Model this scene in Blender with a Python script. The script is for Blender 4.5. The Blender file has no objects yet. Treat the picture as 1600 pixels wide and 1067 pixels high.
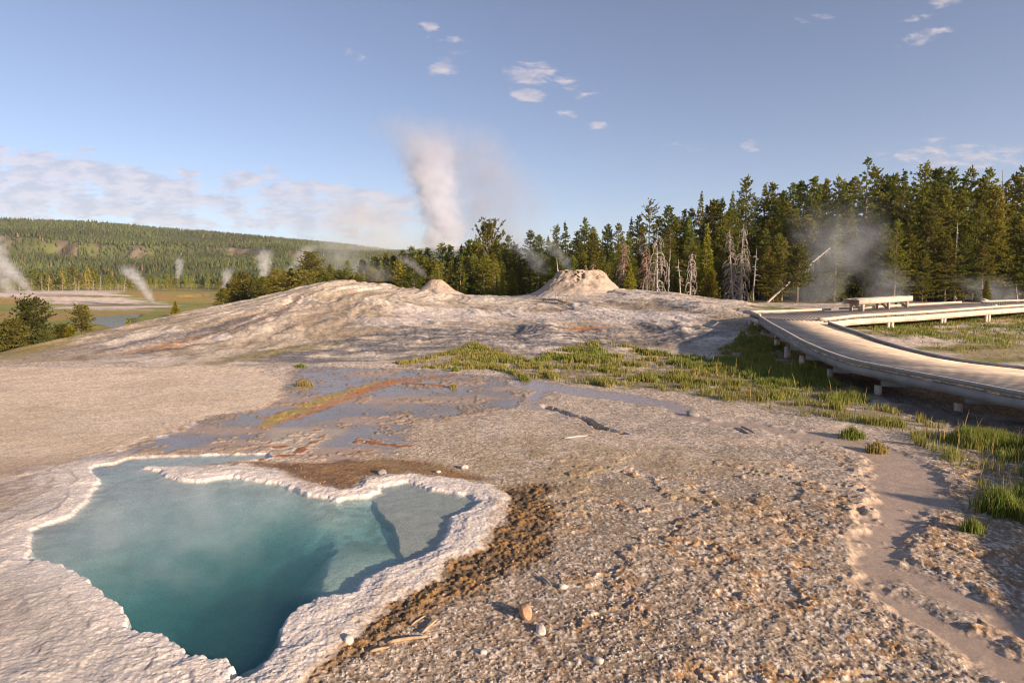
import bpy, math, random
import numpy as np
from mathutils import Vector

SC = bpy.context.scene
COL = SC.collection
rad = math.radians
RNG = np.random.default_rng(7)
random.seed(7)

# ------------------------------------------------------------------ camera geometry
CAMZ = 2.2
FPX = 978.0                      # focal length in photo pixels (1600 wide)
PITCH = math.atan((533.5 - 432.0) / FPX)
CP, SP = math.cos(PITCH), math.sin(PITCH)

def ray(u, v):
    x = (u - 800.0) / FPX
    y = -(v - 533.5) / FPX
    return x, CP + y * SP, -SP + y * CP

def pz(u, v, z=0.0):             # world point where the sight line meets height z
    dx, dy, dz = ray(u, v)
    t = (z - CAMZ) / dz
    return (dx * t, dy * t, z)

def pd(u, v, d):                 # world point on the sight line at depth d
    dx, dy, dz = ray(u, v)
    t = d / dy
    return (dx * t, d, CAMZ + dz * t)

SUN_EL = rad(15.5)
SUN_AZ = Vector((0.79, -0.61, 0)).normalized()
SUN_DIR = Vector((SUN_AZ.x * math.cos(SUN_EL), SUN_AZ.y * math.cos(SUN_EL), math.sin(SUN_EL)))

# ------------------------------------------------------------------ noise
def _hash(ix, iy, seed):
    h = (ix.astype(np.uint32) * np.uint32(374761393) + iy.astype(np.uint32) * np.uint32(668265263)
         + np.uint32((seed * 2246822519) & 0xffffffff))
    h = (h ^ (h >> np.uint32(13))) * np.uint32(1274126177)
    h = h ^ (h >> np.uint32(16))
    return (h & np.uint32(0xffff)).astype(np.float32) * np.float32(2.0 / 65535.0) - np.float32(1.0)

def vnoise(x, y, seed=0):
    xf, yf = np.floor(x), np.floor(y)
    ix, iy = xf.astype(np.int32), yf.astype(np.int32)
    fx, fy = (x - xf).astype(np.float32), (y - yf).astype(np.float32)
    fx = fx * fx * (3 - 2 * fx)
    fy = fy * fy * (3 - 2 * fy)
    a, b = _hash(ix, iy, seed), _hash(ix + 1, iy, seed)
    c, d = _hash(ix, iy + 1, seed), _hash(ix + 1, iy + 1, seed)
    ab = a + (b - a) * fx
    cd = c + (d - c) * fx
    return ab + (cd - ab) * fy

def fbm(x, y, octv=4, seed=0, gain=0.5):
    out = np.zeros_like(x, dtype=np.float32)
    amp, tot = 1.0, 0.0
    for o in range(octv):
        f = 2.03 ** o
        out += np.float32(amp) * vnoise(x * f + 17.3 * o, y * f - 9.1 * o, seed + o * 31)
        tot += amp
        amp *= gain
    return out / np.float32(tot)

def sst(a, b, x):
    t = np.clip((x - a) / (b - a), 0.0, 1.0)
    return t * t * (3 - 2 * t)

def poly_sd(poly, X, Y, cap=3.0):
    """signed distance to a closed polygon, negative inside; only evaluated near it"""
    P = np.asarray(poly, dtype=np.float64)[:, :2]
    out = np.full(X.shape, cap, dtype=np.float32)
    m = ((X > P[:, 0].min() - cap) & (X < P[:, 0].max() + cap) & (Y > P[:, 1].min() - cap) & (Y < P[:, 1].max() + cap))
    if not m.any():
        return out
    x, y = X[m].astype(np.float32), Y[m].astype(np.float32)
    d2 = np.full(x.shape, 1e9, dtype=np.float32)
    ins = np.zeros(x.shape, dtype=bool)
    n = len(P)
    for i in range(n):
        ax, ay = P[i]
        bx, by = P[(i + 1) % n]
        ex, ey = bx - ax, by - ay
        wx, wy = x - ax, y - ay
        t = np.clip((wx * ex + wy * ey) / (ex * ex + ey * ey + 1e-12), 0, 1)
        qx, qy = wx - ex * t, wy - ey * t
        np.minimum(d2, qx * qx + qy * qy, out=d2)
        if ay != by:
            c = ((ay > y) != (by > y)) & (x < (bx - ax) * (y - ay) / (by - ay) + ax)
            ins ^= c
    d = np.sqrt(d2)
    d[ins] *= -1
    out[m] = np.clip(d, -1e9, cap)
    return out

def line_d(pts, X, Y, cap=3.0):
    """distance to an open polyline of (x, y, half width): distance minus the half width there"""
    P = np.asarray(pts, dtype=np.float64)
    out = np.full(X.shape, cap, dtype=np.float32)
    m = ((X > P[:, 0].min() - cap) & (X < P[:, 0].max() + cap) & (Y > P[:, 1].min() - cap) & (Y < P[:, 1].max() + cap))
    if not m.any():
        return out
    x, y = X[m].astype(np.float32), Y[m].astype(np.float32)
    d = np.full(x.shape, cap, dtype=np.float32)
    for i in range(len(P) - 1):
        ax, ay, aw = P[i]
        bx, by, bw = P[i + 1]
        ex, ey = bx - ax, by - ay
        wx, wy = x - ax, y - ay
        t = np.clip((wx * ex + wy * ey) / (ex * ex + ey * ey + 1e-12), 0, 1)
        qx, qy = wx - ex * t, wy - ey * t
        np.minimum(d, np.sqrt(qx * qx + qy * qy) - (aw + (bw - aw) * t), out=d)
    out[m] = d
    return out

# ------------------------------------------------------------------ object helpers
def tag(o, label=None, cat=None, group=None, kind=None):
    if label: o['label'] = label
    if cat: o['category'] = cat
    if group: o['group'] = group
    if kind: o['kind'] = kind
    return o

def link(name, me, mat=None, parent=None, smooth=False):
    o = bpy.data.objects.new(name, me)
    COL.objects.link(o)
    if mat is not None and len(me.materials) == 0:
        me.materials.append(mat)
    if parent is not None:
        o.parent = parent
    if smooth:
        me.polygons.foreach_set('use_smooth', np.ones(len(me.polygons), dtype=bool))
    return o

def empty(name, loc=(0, 0, 0), rz=0.0):
    o = bpy.data.objects.new(name, None)
    o.empty_display_size = 0.2
    o.location = loc
    o.rotation_euler = (0, 0, rz)
    COL.objects.link(o)
    return o

def mesh_np(name, V, F, cols=None, rough=None):
    """V (n,3); F (m,3) or (m,4) int array or a list of such arrays"""
    me = bpy.data.meshes.new(name)
    V = np.asarray(V, dtype=np.float32)
    Fs = [np.asarray(f, dtype=np.int32) for f in (F if isinstance(F, list) else [F]) if len(f)]
    me.vertices.add(len(V))
    me.vertices.foreach_set('co', V.ravel())
    loops = np.concatenate([f.ravel() for f in Fs])
    sizes = np.concatenate([np.full(len(f), f.shape[1], dtype=np.int32) for f in Fs])
    me.loops.add(len(loops))
    me.loops.foreach_set('vertex_index', loops)
    me.polygons.add(len(sizes))
    st = np.zeros(len(sizes), dtype=np.int32)
    st[1:] = np.cumsum(sizes)[:-1]
    me.polygons.foreach_set('loop_start', st)
    try:
        me.polygons.foreach_set('loop_total', sizes)
    except Exception:
        pass
    if cols is not None:
        a = me.attributes.new('tint', 'FLOAT_COLOR', 'POINT')
        c = np.ones((len(V), 4), dtype=np.float32)
        c[:, :3] = cols
        a.data.foreach_set('color', c.ravel())
    if rough is not None:
        a = me.attributes.new('rough', 'FLOAT', 'POINT')
        a.data.foreach_set('value', np.asarray(rough, dtype=np.float32).ravel())
    me.update(calc_edges=True)
    me.validate()
    return me

class MB:
    """collects boxes and tubes, then becomes one mesh"""
    def __init__(s):
        s.v, s.q, s.t, s.n = [], [], [], 0
    def add(s, V, quads=(), tris=()):
        V = np.asarray(V, dtype=np.float32)
        s.v.append(V)
        if len(quads): s.q.append(np.asarray(quads, dtype=np.int32) + s.n)
        if len(tris): s.t.append(np.asarray(tris, dtype=np.int32) + s.n)
        s.n += len(V)
    def hexa(s, bottom, top):
        s.add(list(bottom) + list(top), [(3, 2, 1, 0), (4, 5, 6, 7), (0, 1, 5, 4), (1, 2, 6, 5), (2, 3, 7, 6), (3, 0, 4, 7)])
    def box(s, c, size, ax=(1, 0), tilt=0.0):
        cx, cy, cz = c
        a = np.array([ax[0], ax[1], tilt], dtype=float); a /= np.linalg.norm(a)
        b = np.array([-ax[1], ax[0], 0.0]); b /= np.linalg.norm(b)
        n = np.cross(a, b)
        c = np.array(c, dtype=float)
        h = [0.5 * q for q in size]
        P = lambda i, j, k: c + a * h[0] * i + b * h[1] * j + n * h[2] * k
        s.hexa([P(-1, -1, -1), P(1, -1, -1), P(1, 1, -1), P(-1, 1, -1)], [P(-1, -1, 1), P(1, -1, 1), P(1, 1, 1), P(-1, 1, 1)])
    def tube(s, pts, radii, sides=6, cap=True):
        pts = np.asarray(pts, dtype=float)
        n = len(pts)
        V = []
        for i in range(n):
            d = pts[min(i + 1, n - 1)] - pts[max(i - 1, 0)]
            d /= np.linalg.norm(d) + 1e-9
            r = np.array([1.0, 0, 0]) if abs(d[0]) < 0.8 else np.array([0, 1.0, 0])
            a = np.cross(d, r); a /= np.linalg.norm(a)
            b = np.cross(d, a)
            for k in range(sides):
                th = 2 * math.pi * k / sides
                V.append(pts[i] + radii[i] * (math.cos(th) * a + math.sin(th) * b))
        Q = []
        for i in range(n - 1):
            for k in range(sides):
                k2 = (k + 1) % sides
                Q.append((i * sides + k, i * sides + k2, (i + 1) * sides + k2, (i + 1) * sides + k))
        T = []
        if cap:
            V.append(pts[0]); V.append(pts[-1])
            for k in range(sides):
                k2 = (k + 1) % sides
                T.append((n * sides, k2, k))
                T.append((n * sides + 1, (n - 1) * sides + k, (n - 1) * sides + k2))
        s.add(V, Q, T)
    def mesh(s, name, cols=None):
        V = np.concatenate(s.v)
        F = []
        if s.q: F.append(np.concatenate(s.q))
        if s.t: F.append(np.concatenate(s.t))
        return mesh_np(name, V, F, cols)

# ------------------------------------------------------------------ node helpers
class NT:
    def __init__(s, tree):
        s.t = tree
        s.n = tree.nodes
        s.l = tree.links
    def node(s, typ, **kw):
        nd = s.n.new(typ)
        for k, v in kw.items():
            setattr(nd, k, v)
        return nd
    def put(s, sock, val):
        if hasattr(val, 'is_linked') or isinstance(val, bpy.types.NodeSocket):
            s.l.new(val, sock)
        else:
            if isinstance(val, (tuple, list)) and sock.type == 'VECTOR': val = tuple(val)[:3]
            sock.default_value = val
    def m(s, op, a, b=0.0, c=0.0, clamp=False):
        nd = s.node('ShaderNodeMath', operation=op, use_clamp=clamp)
        s.put(nd.inputs[0], a); s.put(nd.inputs[1], b); s.put(nd.inputs[2], c)
        return nd.outputs[0]
    def ss(s, a, b, x, lo=0.0, hi=1.0):
        nd = s.node('ShaderNodeMapRange', interpolation_type='SMOOTHSTEP')
        s.put(nd.inputs['Value'], x)
        s.put(nd.inputs['From Min'], a); s.put(nd.inputs['From Max'], b)
        s.put(nd.inputs['To Min'], lo); s.put(nd.inputs['To Max'], hi)
        return nd.outputs['Result']
    def noise(s, vec, scale, detail=4.0, rough=0.5, dim='3D', dist=0.0):
        nd = s.node('ShaderNodeTexNoise', noise_dimensions=dim)
        if vec is not None: s.put(nd.inputs['Vector'], vec)
        s.put(nd.inputs['Scale'], scale); s.put(nd.inputs['Detail'], detail)
        s.put(nd.inputs['Roughness'], rough); s.put(nd.inputs['Distortion'], dist)
        return nd.outputs['Fac']
    def mix(s, f, a, b, blend='MIX'):
        nd = s.node('ShaderNodeMix', data_type='RGBA', blend_type=blend)
        s.put(nd.inputs[0], f); s.put(nd.inputs[6], a); s.put(nd.inputs[7], b)
        return nd.outputs[2]
    def sep(s, vec):
        nd = s.node('ShaderNodeSeparateXYZ')
        s.put(nd.inputs[0], vec)
        return nd.outputs
    def comb(s, x, y, z):
        nd = s.node('ShaderNodeCombineXYZ')
        s.put(nd.inputs[0], x); s.put(nd.inputs[1], y); s.put(nd.inputs[2], z)
        return nd.outputs[0]
    def vm(s, op, a, b=(0, 0, 0)):
        nd = s.node('ShaderNodeVectorMath', operation=op)
        s.put(nd.inputs[0], a)
        if op == 'SCALE': s.put(nd.inputs['Scale'], b)
        else: s.put(nd.inputs[1], b)
        return nd.outputs[0]

def new_mat(name):
    m = bpy.data.materials.new(name)
    m.use_nodes = True
    m.node_tree.nodes.clear()
    k = NT(m.node_tree)
    out = k.node('ShaderNodeOutputMaterial')
    return m, k, out

def rgb(c):
    return (c[0], c[1], c[2], 1.0)

def simple_mat(name, col, rough=0.8, var=0.25, scale=6.0, stretch=(1, 1, 1), bump=0.0, bscale=40.0, tint=False, spec=0.3, objrand=0.0):
    """principled with noise in the colour, optional vertex tint and bump"""
    m, k, out = new_mat(name)
    b = k.node('ShaderNodeBsdfPrincipled')
    tc = k.node('ShaderNodeTexCoord')
    vec = k.vm('MULTIPLY', tc.outputs['Object'], stretch)
    n = k.noise(vec, scale, 5.0, 0.6)
    f = k.ss(0.25, 0.75, n, 1.0 - var, 1.0 + var)
    base = rgb(col)
    if tint:
        at = k.node('ShaderNodeAttribute', attribute_name='tint')
        base = k.mix(1.0, base, at.outputs['Color'], 'MULTIPLY')
    c = k.vm('SCALE', base, f)
    if objrand:
        oi = k.node('ShaderNodeObjectInfo')
        c = k.vm('SCALE', c, k.ss(0.0, 1.0, oi.outputs['Random'], 1 - objrand, 1 + objrand))
    k.put(b.inputs['Base Color'], c)
    k.put(b.inputs['Roughness'], rough)
    k.put(b.inputs['Specular IOR Level'], spec)
    if bump:
        bn = k.node('ShaderNodeBump')
        k.put(bn.inputs['Strength'], bump); k.put(bn.inputs['Distance'], 0.01)
        k.put(bn.inputs['Height'], k.noise(vec, bscale, 5.0, 0.65))
        k.put(b.inputs['Normal'], bn.outputs[0])
    k.put(out.inputs['Surface'], b.outputs[0])
    return m
# ------------------------------------------------------------------ terrain
_CX = np.array([-60, -20, -18, -14.8, -12.6, -10.9, -9.2, -7.8, -6.0, -4.2, -2.3, 0.0, 2.0, 4.1, 6.2, 9.0, 11.7, 14.0, 18.0, 60])
_CZ = np.array([0.0, 0.0, 0.15, 1.03, 1.62, 1.93, 1.86, 1.70, 1.48, 1.20, 1.02, 0.98, 1.12, 1.28, 1.30, 0.92, 0.42, 0.15, 0.0, 0.0])

def edge_x(Y):
    return np.interp(Y, [0, 8, 14, 18, 26, 34, 40, 48, 60, 100, 200, 7000], [-40, -34, -20, -15.8, -16, -16.6, -15, -11, -5, 12, 40, 40])

def H0(X, Y):
    X = np.asarray(X, dtype=np.float32); Y = np.asarray(Y, dtype=np.float32)
    zc = np.interp(X, _CX, _CZ)
    yc = np.interp(X, [-30, 7, 12, 16, 40], [38, 38, 29, 27, 27])
    yf = np.interp(X, [-20, -8, 0, 8, 12], [16.5, 16.5, 17.5, 17.0, 17.0])
    q = (Y - yf) / (yc - yf)
    prof = np.where(q < 1, np.clip(q, 0, 1) ** 1.25, 1 - np.clip((Y - yc) / 14.0, 0, 3) ** 1.4)
    prof = np.clip(prof, -0.6, 1.0)
    # soften the crest
    m = zc * prof
    g = np.interp(Y, [0, 8, 12, 20, 28, 60, 200], [0, -0.08, -0.1, 0.3, 0.42, 0.1, 0.0]) * sst(4.5, 9.0, X)
    lip = -0.22 * sst(15.2, 17.0, Y + 0.9 * vnoise(X * 0.5, Y * 0.2, 77) + 0.35 * vnoise(X * 1.7, Y * 0.7, 78)) * (1 - sst(19.0, 25.0, Y)) * (1 - sst(-5.0, -1.0, X))
    drop = -5.0 * sst(-0.6, 13.0, edge_x(Y) - X)
    # low white terrace far out on the valley floor
    terr = 2.3 * np.exp(-(((X + 152.0) / 62.0) ** 2 + ((Y - 205.0) / 38.0) ** 2) ** 2)
    return (m + g + lip + drop + terr).astype(np.float32)

_TT = np.exp(np.linspace(math.log(2.0), math.log(900.0), 1500))
def pt(u, v):
    """first point where the sight line through a photo pixel meets the terrain"""
    dx, dy, dz = ray(u, v)
    X, Y, Z = dx * _TT, dy * _TT, CAMZ + dz * _TT
    below = np.nonzero(Z < H0(X, Y))[0]
    if len(below) == 0:
        return (X[-1], Y[-1], Z[-1])
    i = max(below[0], 1)
    h = H0(X, Y)
    a, b = (Z - h)[i - 1], (Z - h)[i]
    f = a / (a - b + 1e-9)
    return (X[i - 1] + f * (X[i] - X[i - 1]), Y[i - 1] + f * (Y[i] - Y[i - 1]), Z[i - 1] + f * (Z[i] - Z[i - 1]))

def P0(lst): return [pz(u, v, 0.0)[:2] for u, v in lst]
def PT(lst): return [pt(u, v)[:2] for u, v in lst]
def L0(lst): return [pz(u, v, 0.0)[:2] + (w,) for u, v, w in lst]
def LT(lst): return [pt(u, v)[:2] + (w,) for u, v, w in lst]

POOL = P0([(146, 727), (140, 734), (152, 754), (138, 778), (109, 805), (54, 825), (45, 845), (49, 874), (91, 878), (127, 894),
           (156, 921), (198, 946), (201, 979), (250, 990), (290, 1015), (295, 1028), (359, 1030), (357, 1060), (381, 1060),
           (413, 1042), (435, 1013), (433, 999), (443, 959), (498, 937), (563, 925), (565, 912), (588, 894), (639, 878),
           (686, 858), (697, 836), (708, 805), (734, 796), (752, 783), (737, 774), (676, 763), (639, 751), (596, 758),
           (592, 767), (570, 774), (527, 780), (483, 772), (440, 754), (400, 749), (366, 742), (337, 747), (301, 751),
           (259, 743), (250, 734), (218, 729), (300, 727), (370, 721), (425, 716), (420, 707), (297, 710), (203, 714), (178, 723)])
RIM = P0([(255, 726), (330, 729), (380, 724), (430, 735), (480, 755), (530, 768), (556, 760), (575, 746), (640, 740), (700, 748),
          (755, 758), (787, 776), (775, 805), (748, 845), (700, 885), (650, 917), (585, 965), (525, 1010), (470, 1075),
          (300, 1180), (60, 1180), (-150, 1080), (-150, 800), (0, 806), (45, 786), (75, 760), (105, 735), (150, 717), (200, 711)])
SHELF = P0([(575, 770), (589, 792), (614, 814), (621, 836), (625, 858), (632, 880), (700, 870), (760, 790), (745, 765), (640, 745)])
LEDGE = P0([(470, 770), (490, 815), (505, 850), (480, 895), (470, 930), (447, 965), (438, 995), (400, 1015), (372, 1026), (355, 1070),
            (440, 1070), (480, 960), (600, 930), (690, 870), (660, 800), (600, 760)])
DEEP_C = pz(372, 950, 0.0)
LEFT_PLAIN = P0([(-400, 574), (430, 574), (445, 590), (440, 612), (436, 625), (400, 640), (330, 650), (250, 682), (190, 702), (120, 722),
                 (60, 740), (0, 752), (-400, 800)])
WET = P0([(460, 572), (600, 576), (780, 588), (860, 600), (850, 618), (800, 638), (720, 655), (660, 660), (635, 672), (620, 690), (600, 712),
          (520, 722), (430, 716), (420, 706), (297, 708), (203, 711), (160, 722), (120, 720), (190, 700), (250, 680), (330, 650), (400, 640), (440, 620)])
ALGAE = L0([(590, 597, .05), (545, 611, .12), (505, 624, .16), (470, 638, .18), (440, 650, .17), (422, 659, .13), (414, 668, .06)])
ORANGE2 = L0([(288, 731, .02), (320, 729, .04), (360, 724, .06), (400, 718, .06), (440, 713, .05), (470, 712, .02)])
ORANGE = L0([(720, 584, .05), (690, 588, .10), (620, 594, .20), (575, 607, .20), (545, 620, .13), (515, 631, .10), (490, 642, .08), (462, 652, .07), (440, 658, .05)])
FAN = P0([(425, 668), (500, 668), (545, 670), (505, 690), (480, 708), (430, 712), (415, 690)])
SPOTS = [L0([(415, 700, .035), (450, 697, .05)]), L0([(468, 706, .03), (480, 696, .04), (498, 688, .03)]), L0([(400, 718, .02), (432, 715, .03)]),
         L0([(500, 684, .03), (508, 680, .02)]), L0([(490, 673, .02), (500, 671, .02)]), L0([(405, 690, .02), (420, 688, .02)]),
         L0([(565, 688, .04), (590, 690, .05)]), L0([(555, 690, .02), (640, 698, .05)]), L0([(640, 600, .1), (690, 603, .08)])]
BROWN = P0([(370, 717), (420, 722), (520, 722), (600, 714), (680, 722), (760, 748), (700, 750), (640, 740), (575, 746), (556, 765), (530, 772), (480, 757), (430, 738), (395, 728), (300, 735), (285, 730)])
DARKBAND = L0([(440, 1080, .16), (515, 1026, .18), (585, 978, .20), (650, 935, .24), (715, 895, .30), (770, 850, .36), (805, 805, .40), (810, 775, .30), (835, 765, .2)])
CHAN = L0([(820, 596, .3), (860, 607, .42), (920, 614, .38), (990, 622, .28), (1050, 632, .22), (1075, 648, .25), (1095, 659, .16), (1180, 666, .18), (1250, 680, .22),
           (1320, 690, .2), (1370, 705, .3), (1405, 735, .4), (1415, 765, .33), (1385, 800, .22), (1365, 830, .18), (1368, 860, .2), (1375, 885, .2),
           (1345, 905, .12), (1390, 935, .13), (1470, 985, .16), (1560, 1030, .2), (1680, 1080, .25)])
CHAN2 = L0([(1375, 885, .12), (1430, 905, .14), (1500, 935, .16), (1580, 970, .2), (1680, 1010, .25)])
CHAN3 = L0([(840, 612, .18), (825, 630, .12), (870, 645, .12), (905, 655, .06)])
STEP = L0([(850, 634, .02), (885, 645, .03), (915, 655, .05), (938, 668, .05), (975, 677, .02)])
BANK_SHADE = L0([(1250, 560, .5), (1330, 590, .5), (1400, 618, .6), (1470, 640, .7), (1540, 655, .8), (1640, 668, .9), (1800, 690, 1.0)])
GRASS = {
    'marsh': P0([(820, 565), (860, 550), (930, 540), (1000, 547), (1060, 556), (1110, 558), (1150, 540), (1175, 528), (1225, 545), (1260, 565), (1300, 582),
                 (1330, 605), (1400, 640), (1450, 660), (1440, 680), (1390, 670), (1300, 660), (1200, 640), (1120, 625), (1060, 612), (990, 610),
                 (930, 603), (870, 598), (840, 585)]),
    'left': P0([(610, 566), (700, 548), (745, 536), (770, 546), (830, 560), (860, 588), (820, 596), (760, 578), (700, 578), (620, 575)]),
    'right': P0([(1420, 655), (1480, 658), (1540, 680), (1640, 690), (1700, 840), (1600, 825), (1560, 805), (1535, 770), (1490, 725), (1430, 695)]),
    'meadow': PT([(1330, 503), (1440, 498), (1600, 487), (1700, 480), (1760, 560), (1600, 562), (1500, 551), (1420, 538), (1360, 518)]),
}
DARKFOOT1 = PT([(400, 560), (520, 535), (600, 522), (720, 505), (800, 512), (760, 528), (700, 545), (620, 562), (500, 570)])
DARKFOOT2 = PT([(740, 522), (800, 506), (900, 512), (1000, 510), (1100, 516), (1150, 525), (1100, 545), (1000, 538), (900, 540), (860, 552), (800, 530)])
LEFTSTREAK = LT([(230, 552, .2), (290, 533, .35), (340, 520, .3), (390, 505, .25), (440, 490, .15)])
LEFTSTREAK2 = LT([(170, 545, .3), (270, 526, .4), (340, 508, .3), (400, 490, .15)])
ORANGEM = LT([(215, 548, .25), (262, 540, .3), (300, 527, .2)])
ORANGEM2 = LT([(893, 512, .3), (925, 510, .35)])
RIDGE = LT([(270, 540, .12), (310, 531, .2), (360, 516, .22), (410, 497, .25), (452, 478, .28), (470, 462, .2)])
CREVICE = LT([(330, 527, .05), (395, 503, .12), (430, 489, .14), (456, 476, .16), (466, 462, .1)])
CREVICE2 = LT([(420, 526, .05), (445, 515, .1), (462, 508, .08)])
CREVICE3 = LT([(495, 505, .1), (515, 485, .25), (535, 468, .15)])
BLUE1 = LT([(400, 552, .08), (450, 545, .16), (520, 533, .2), (590, 520, .18), (650, 510, .1)])
BLUE2 = LT([(470, 556, .05), (540, 545, .14), (610, 533, .18), (680, 528, .1)])
LEDGEW = LT([(325, 533, .15), (352, 525, .3)])
GREENSTRIP = LT([(330, 568, .25), (400, 556, .35), (460, 546, .35), (520, 538, .25)])
WHITEM = PT([(560, 500), (650, 478), (720, 482), (850, 485), (960, 480), (1090, 488), (1080, 500), (900, 500), (760, 500), (650, 508)])
RIVER = [(-62, 112, 2.2), (-72, 118, 4.0), (-76, 127, 5.0), (-66, 137, 4.0), (-60, 150, 3.5), (-70, 170, 3.5), (-90, 190, 3.0), (-110, 185, 2.5)]
RIVER2 = [(-100, 230, 3.0), (-120, 226, 4.5), (-128, 215, 3.5)]

# far valley lines are given from the photo at the valley floor's height
RIVER = [pz(u, v, -5.0)[:2] + (w,) for u, v, w in [(262, 488, .5), (235, 489, 1.0), (205, 490, 1.8), (180, 493, 3.0), (160, 498, 3.2), (175, 503, 2.2), (205, 508, 1.3), (190, 512, .8)]]
RIVER2 = [pz(u, v, -5.0)[:2] + (w,) for u, v, w in [(292, 469, 2.5), (318, 468, 3.0), (335, 465, 3.0), (330, 462, 2.0)]]
WHITET = [(u, v) for u, v in [(-60, 461), (60, 458), (140, 458), (200, 466), (258, 473), (262, 478), (190, 483), (120, 480), (70, 470), (-60, 468)]]
WHITET = [pz(u, v, -4.3)[:2] for u, v in WHITET]

def onm_c(y):
    return sst(16.0, 20.0, y)

def lerp(a, b, f):
    return a + (b - a) * f

WATER_Z = -0.014

def ground(X, Y):
    """height, colour and roughness of the ground at many points"""
    X = X.astype(np.float32); Y = Y.astype(np.float32)
    R = np.sqrt(X * X + Y * Y)
    z = H0(X, Y)
    n = len(X)
    col = np.empty((n, 3), dtype=np.float32)
    rough = np.full(n, 0.9, dtype=np.float32)
    def paint(mask, c, sel=None):
        c = np.asarray(c, dtype=np.float32)
        f = mask[:, None]
        if sel is None:
            col[:] = col + (c - col) * f
        else:
            col[sel] = col[sel] + (c - col[sel]) * f
    # ---------------- valley, forest floor (everything)
    nb = fbm(X * 0.06, Y * 0.06, 5, 3)
    nb2 = fbm(X * 0.5, Y * 0.5, 4, 5)
    col[:] = (0.30, 0.25, 0.05)
    paint(sst(-0.15, 0.25, nb), (0.34, 0.225, 0.065))
    paint(sst(0.0, 0.3, -nb + nb2 * 0.4), (0.19, 0.215, 0.036))
    ex = edge_x(Y)
    forest = sst(-6, 4, X - ex - 2) * sst(40, 48, Y)
    paint(forest, (0.07, 0.055, 0.03))
    far = (R > 60) & (X < 20)
    if far.any():
        xs, ys = X[far], Y[far]
        jit = fbm(xs * 0.12, ys * 0.12, 4, 9)
        w = sst(2.5, -2.5, poly_sd(WHITET, xs, ys, 30.0) + jit * 9)
        paint(w * sst(-0.15, 0.15, fbm(xs * 0.04, ys * 0.22, 4, 41) + 0.12), (0.68, 0.55, 0.47), far)
        paint(w * sst(0.12, 0.4, fbm(xs * 0.06, ys * 0.3, 4, 43)) * 0.6, (0.30, 0.235, 0.20), far)
        for rv in (RIVER, RIVER2):
            d = line_d(rv, xs, ys, 30.0) + jit * 1.5
            zz = z[far]
            z[far] = np.where(d < 2, np.minimum(zz, lerp(np.full_like(zz, -5.6), zz, sst(-1.0, 1.5, d))), zz)
            paint(sst(2.5, 0.5, d) * 0.6, (0.14, 0.1, 0.05), far)
    # ---------------- plateau and mound
    plat = sst(-4.0, 0.5, X - ex - 1.0 + nb2 * 1.5) * (1 - sst(44, 50, Y)) * (1 - sst(16.0, 22.0, X - (Y - 14) * 0.3 + nb2 * 2) * 0.0)
    i = plat > 0.001
    x, y = X[i], Y[i]
    hx, hy = x + 8.6 + 2.2 * fbm(x * 0.16, y * 0.16, 3, 19), y - 50.0 + 3.0 * fbm(x * 0.12 + 5, y * 0.12, 3, 20)
    ang = np.arctan2(hx, -hy); rr = np.sqrt(hx * hx + hy * hy)
    stk = fbm(ang * 20, rr * 0.22, 5, 21)
    stk2 = fbm(ang * 55 + 5, rr * 0.55, 4, 22)
    blot = fbm(x * 0.45, y * 0.45, 5, 23)
    fine = fbm(x * 3.1, y * 3.1, 4, 24)
    hor = fbm(x * 0.35, y * 1.6, 5, 25)
    c = np.empty((len(x), 3), dtype=np.float32)
    c[:] = (0.54, 0.44, 0.335)
    def pc(mask, cc):
        nonlocal c
        c = c + (np.asarray(cc, dtype=np.float32) - c) * mask[:, None]
    pc(sst(0.0, 0.35, stk + 0.25 * blot), (0.73, 0.615, 0.485))
    pc(sst(0.05, 0.3, -stk + 0.3 * stk2) * 0.85, (0.33, 0.25, 0.17))
    pc(sst(0.1, 0.4, blot) * 0.6, (0.57, 0.49, 0.43))
    pc(sst(0.12, 0.4, stk2 * 0.8 + 0.5 * fine + 0.25 * blot) * 0.65, (0.19, 0.155, 0.125))
    pc(sst(0.15, 0.45, -blot + 0.3 * fine) * 0.5, (0.40, 0.305, 0.185))
    pc(sst(0.22, 0.42, -stk2 + 0.35 * fine) * sst(-0.2, 0.3, -stk) * 0.6, (0.20, 0.15, 0.11))
    wm = sst(0.6, -0.6, poly_sd(WHITEM, x, y, 4) + hor * 1.6)
    pc(wm * 0.8, (0.68, 0.58, 0.51))
    for pl, sd in ((DARKFOOT1, 31), (DARKFOOT2, 32)):
        d = poly_sd(pl, x, y, 4) + hor * 2.2
        mk = sst(0.6, -0.8, d)
        pc(mk * sst(-0.35, 0.15, fbm(x * 0.7, y * 2.6, 5, sd)) * 0.92, (0.125, 0.12, 0.13))
        pc(mk * sst(0.18, 0.42, fbm(x * 1.2, y * 5.0, 4, sd + 4)) * 0.6, (0.47, 0.40, 0.34))
        zm_r = mk
    pc(sst(0.4, -0.2, line_d(LEFTSTREAK, x, y, 4) + stk2 * 0.5) * 0.95, (0.085, 0.06, 0.05))
    pc(sst(0.4, -0.2, line_d(LEFTSTREAK2, x, y, 4) + stk2 * 0.6) * 0.8, (0.14, 0.12, 0.12))
    pc(sst(0.22, -0.1, line_d(RIDGE, x, y, 4) + stk2 * 0.35 + fine * .15) * 0.85, (0.74, 0.60, 0.48))
    for cv in (CREVICE, CREVICE2):
        pc(sst(0.10, -0.06, line_d(cv, x, y, 4) + fine * 0.22) * 0.85, (0.12, 0.085, 0.065))
    pc(sst(0.25, -0.15, line_d(CREVICE3, x, y, 4) + stk2 * 0.4) * 0.6, (0.30, 0.23, 0.17))
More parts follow.
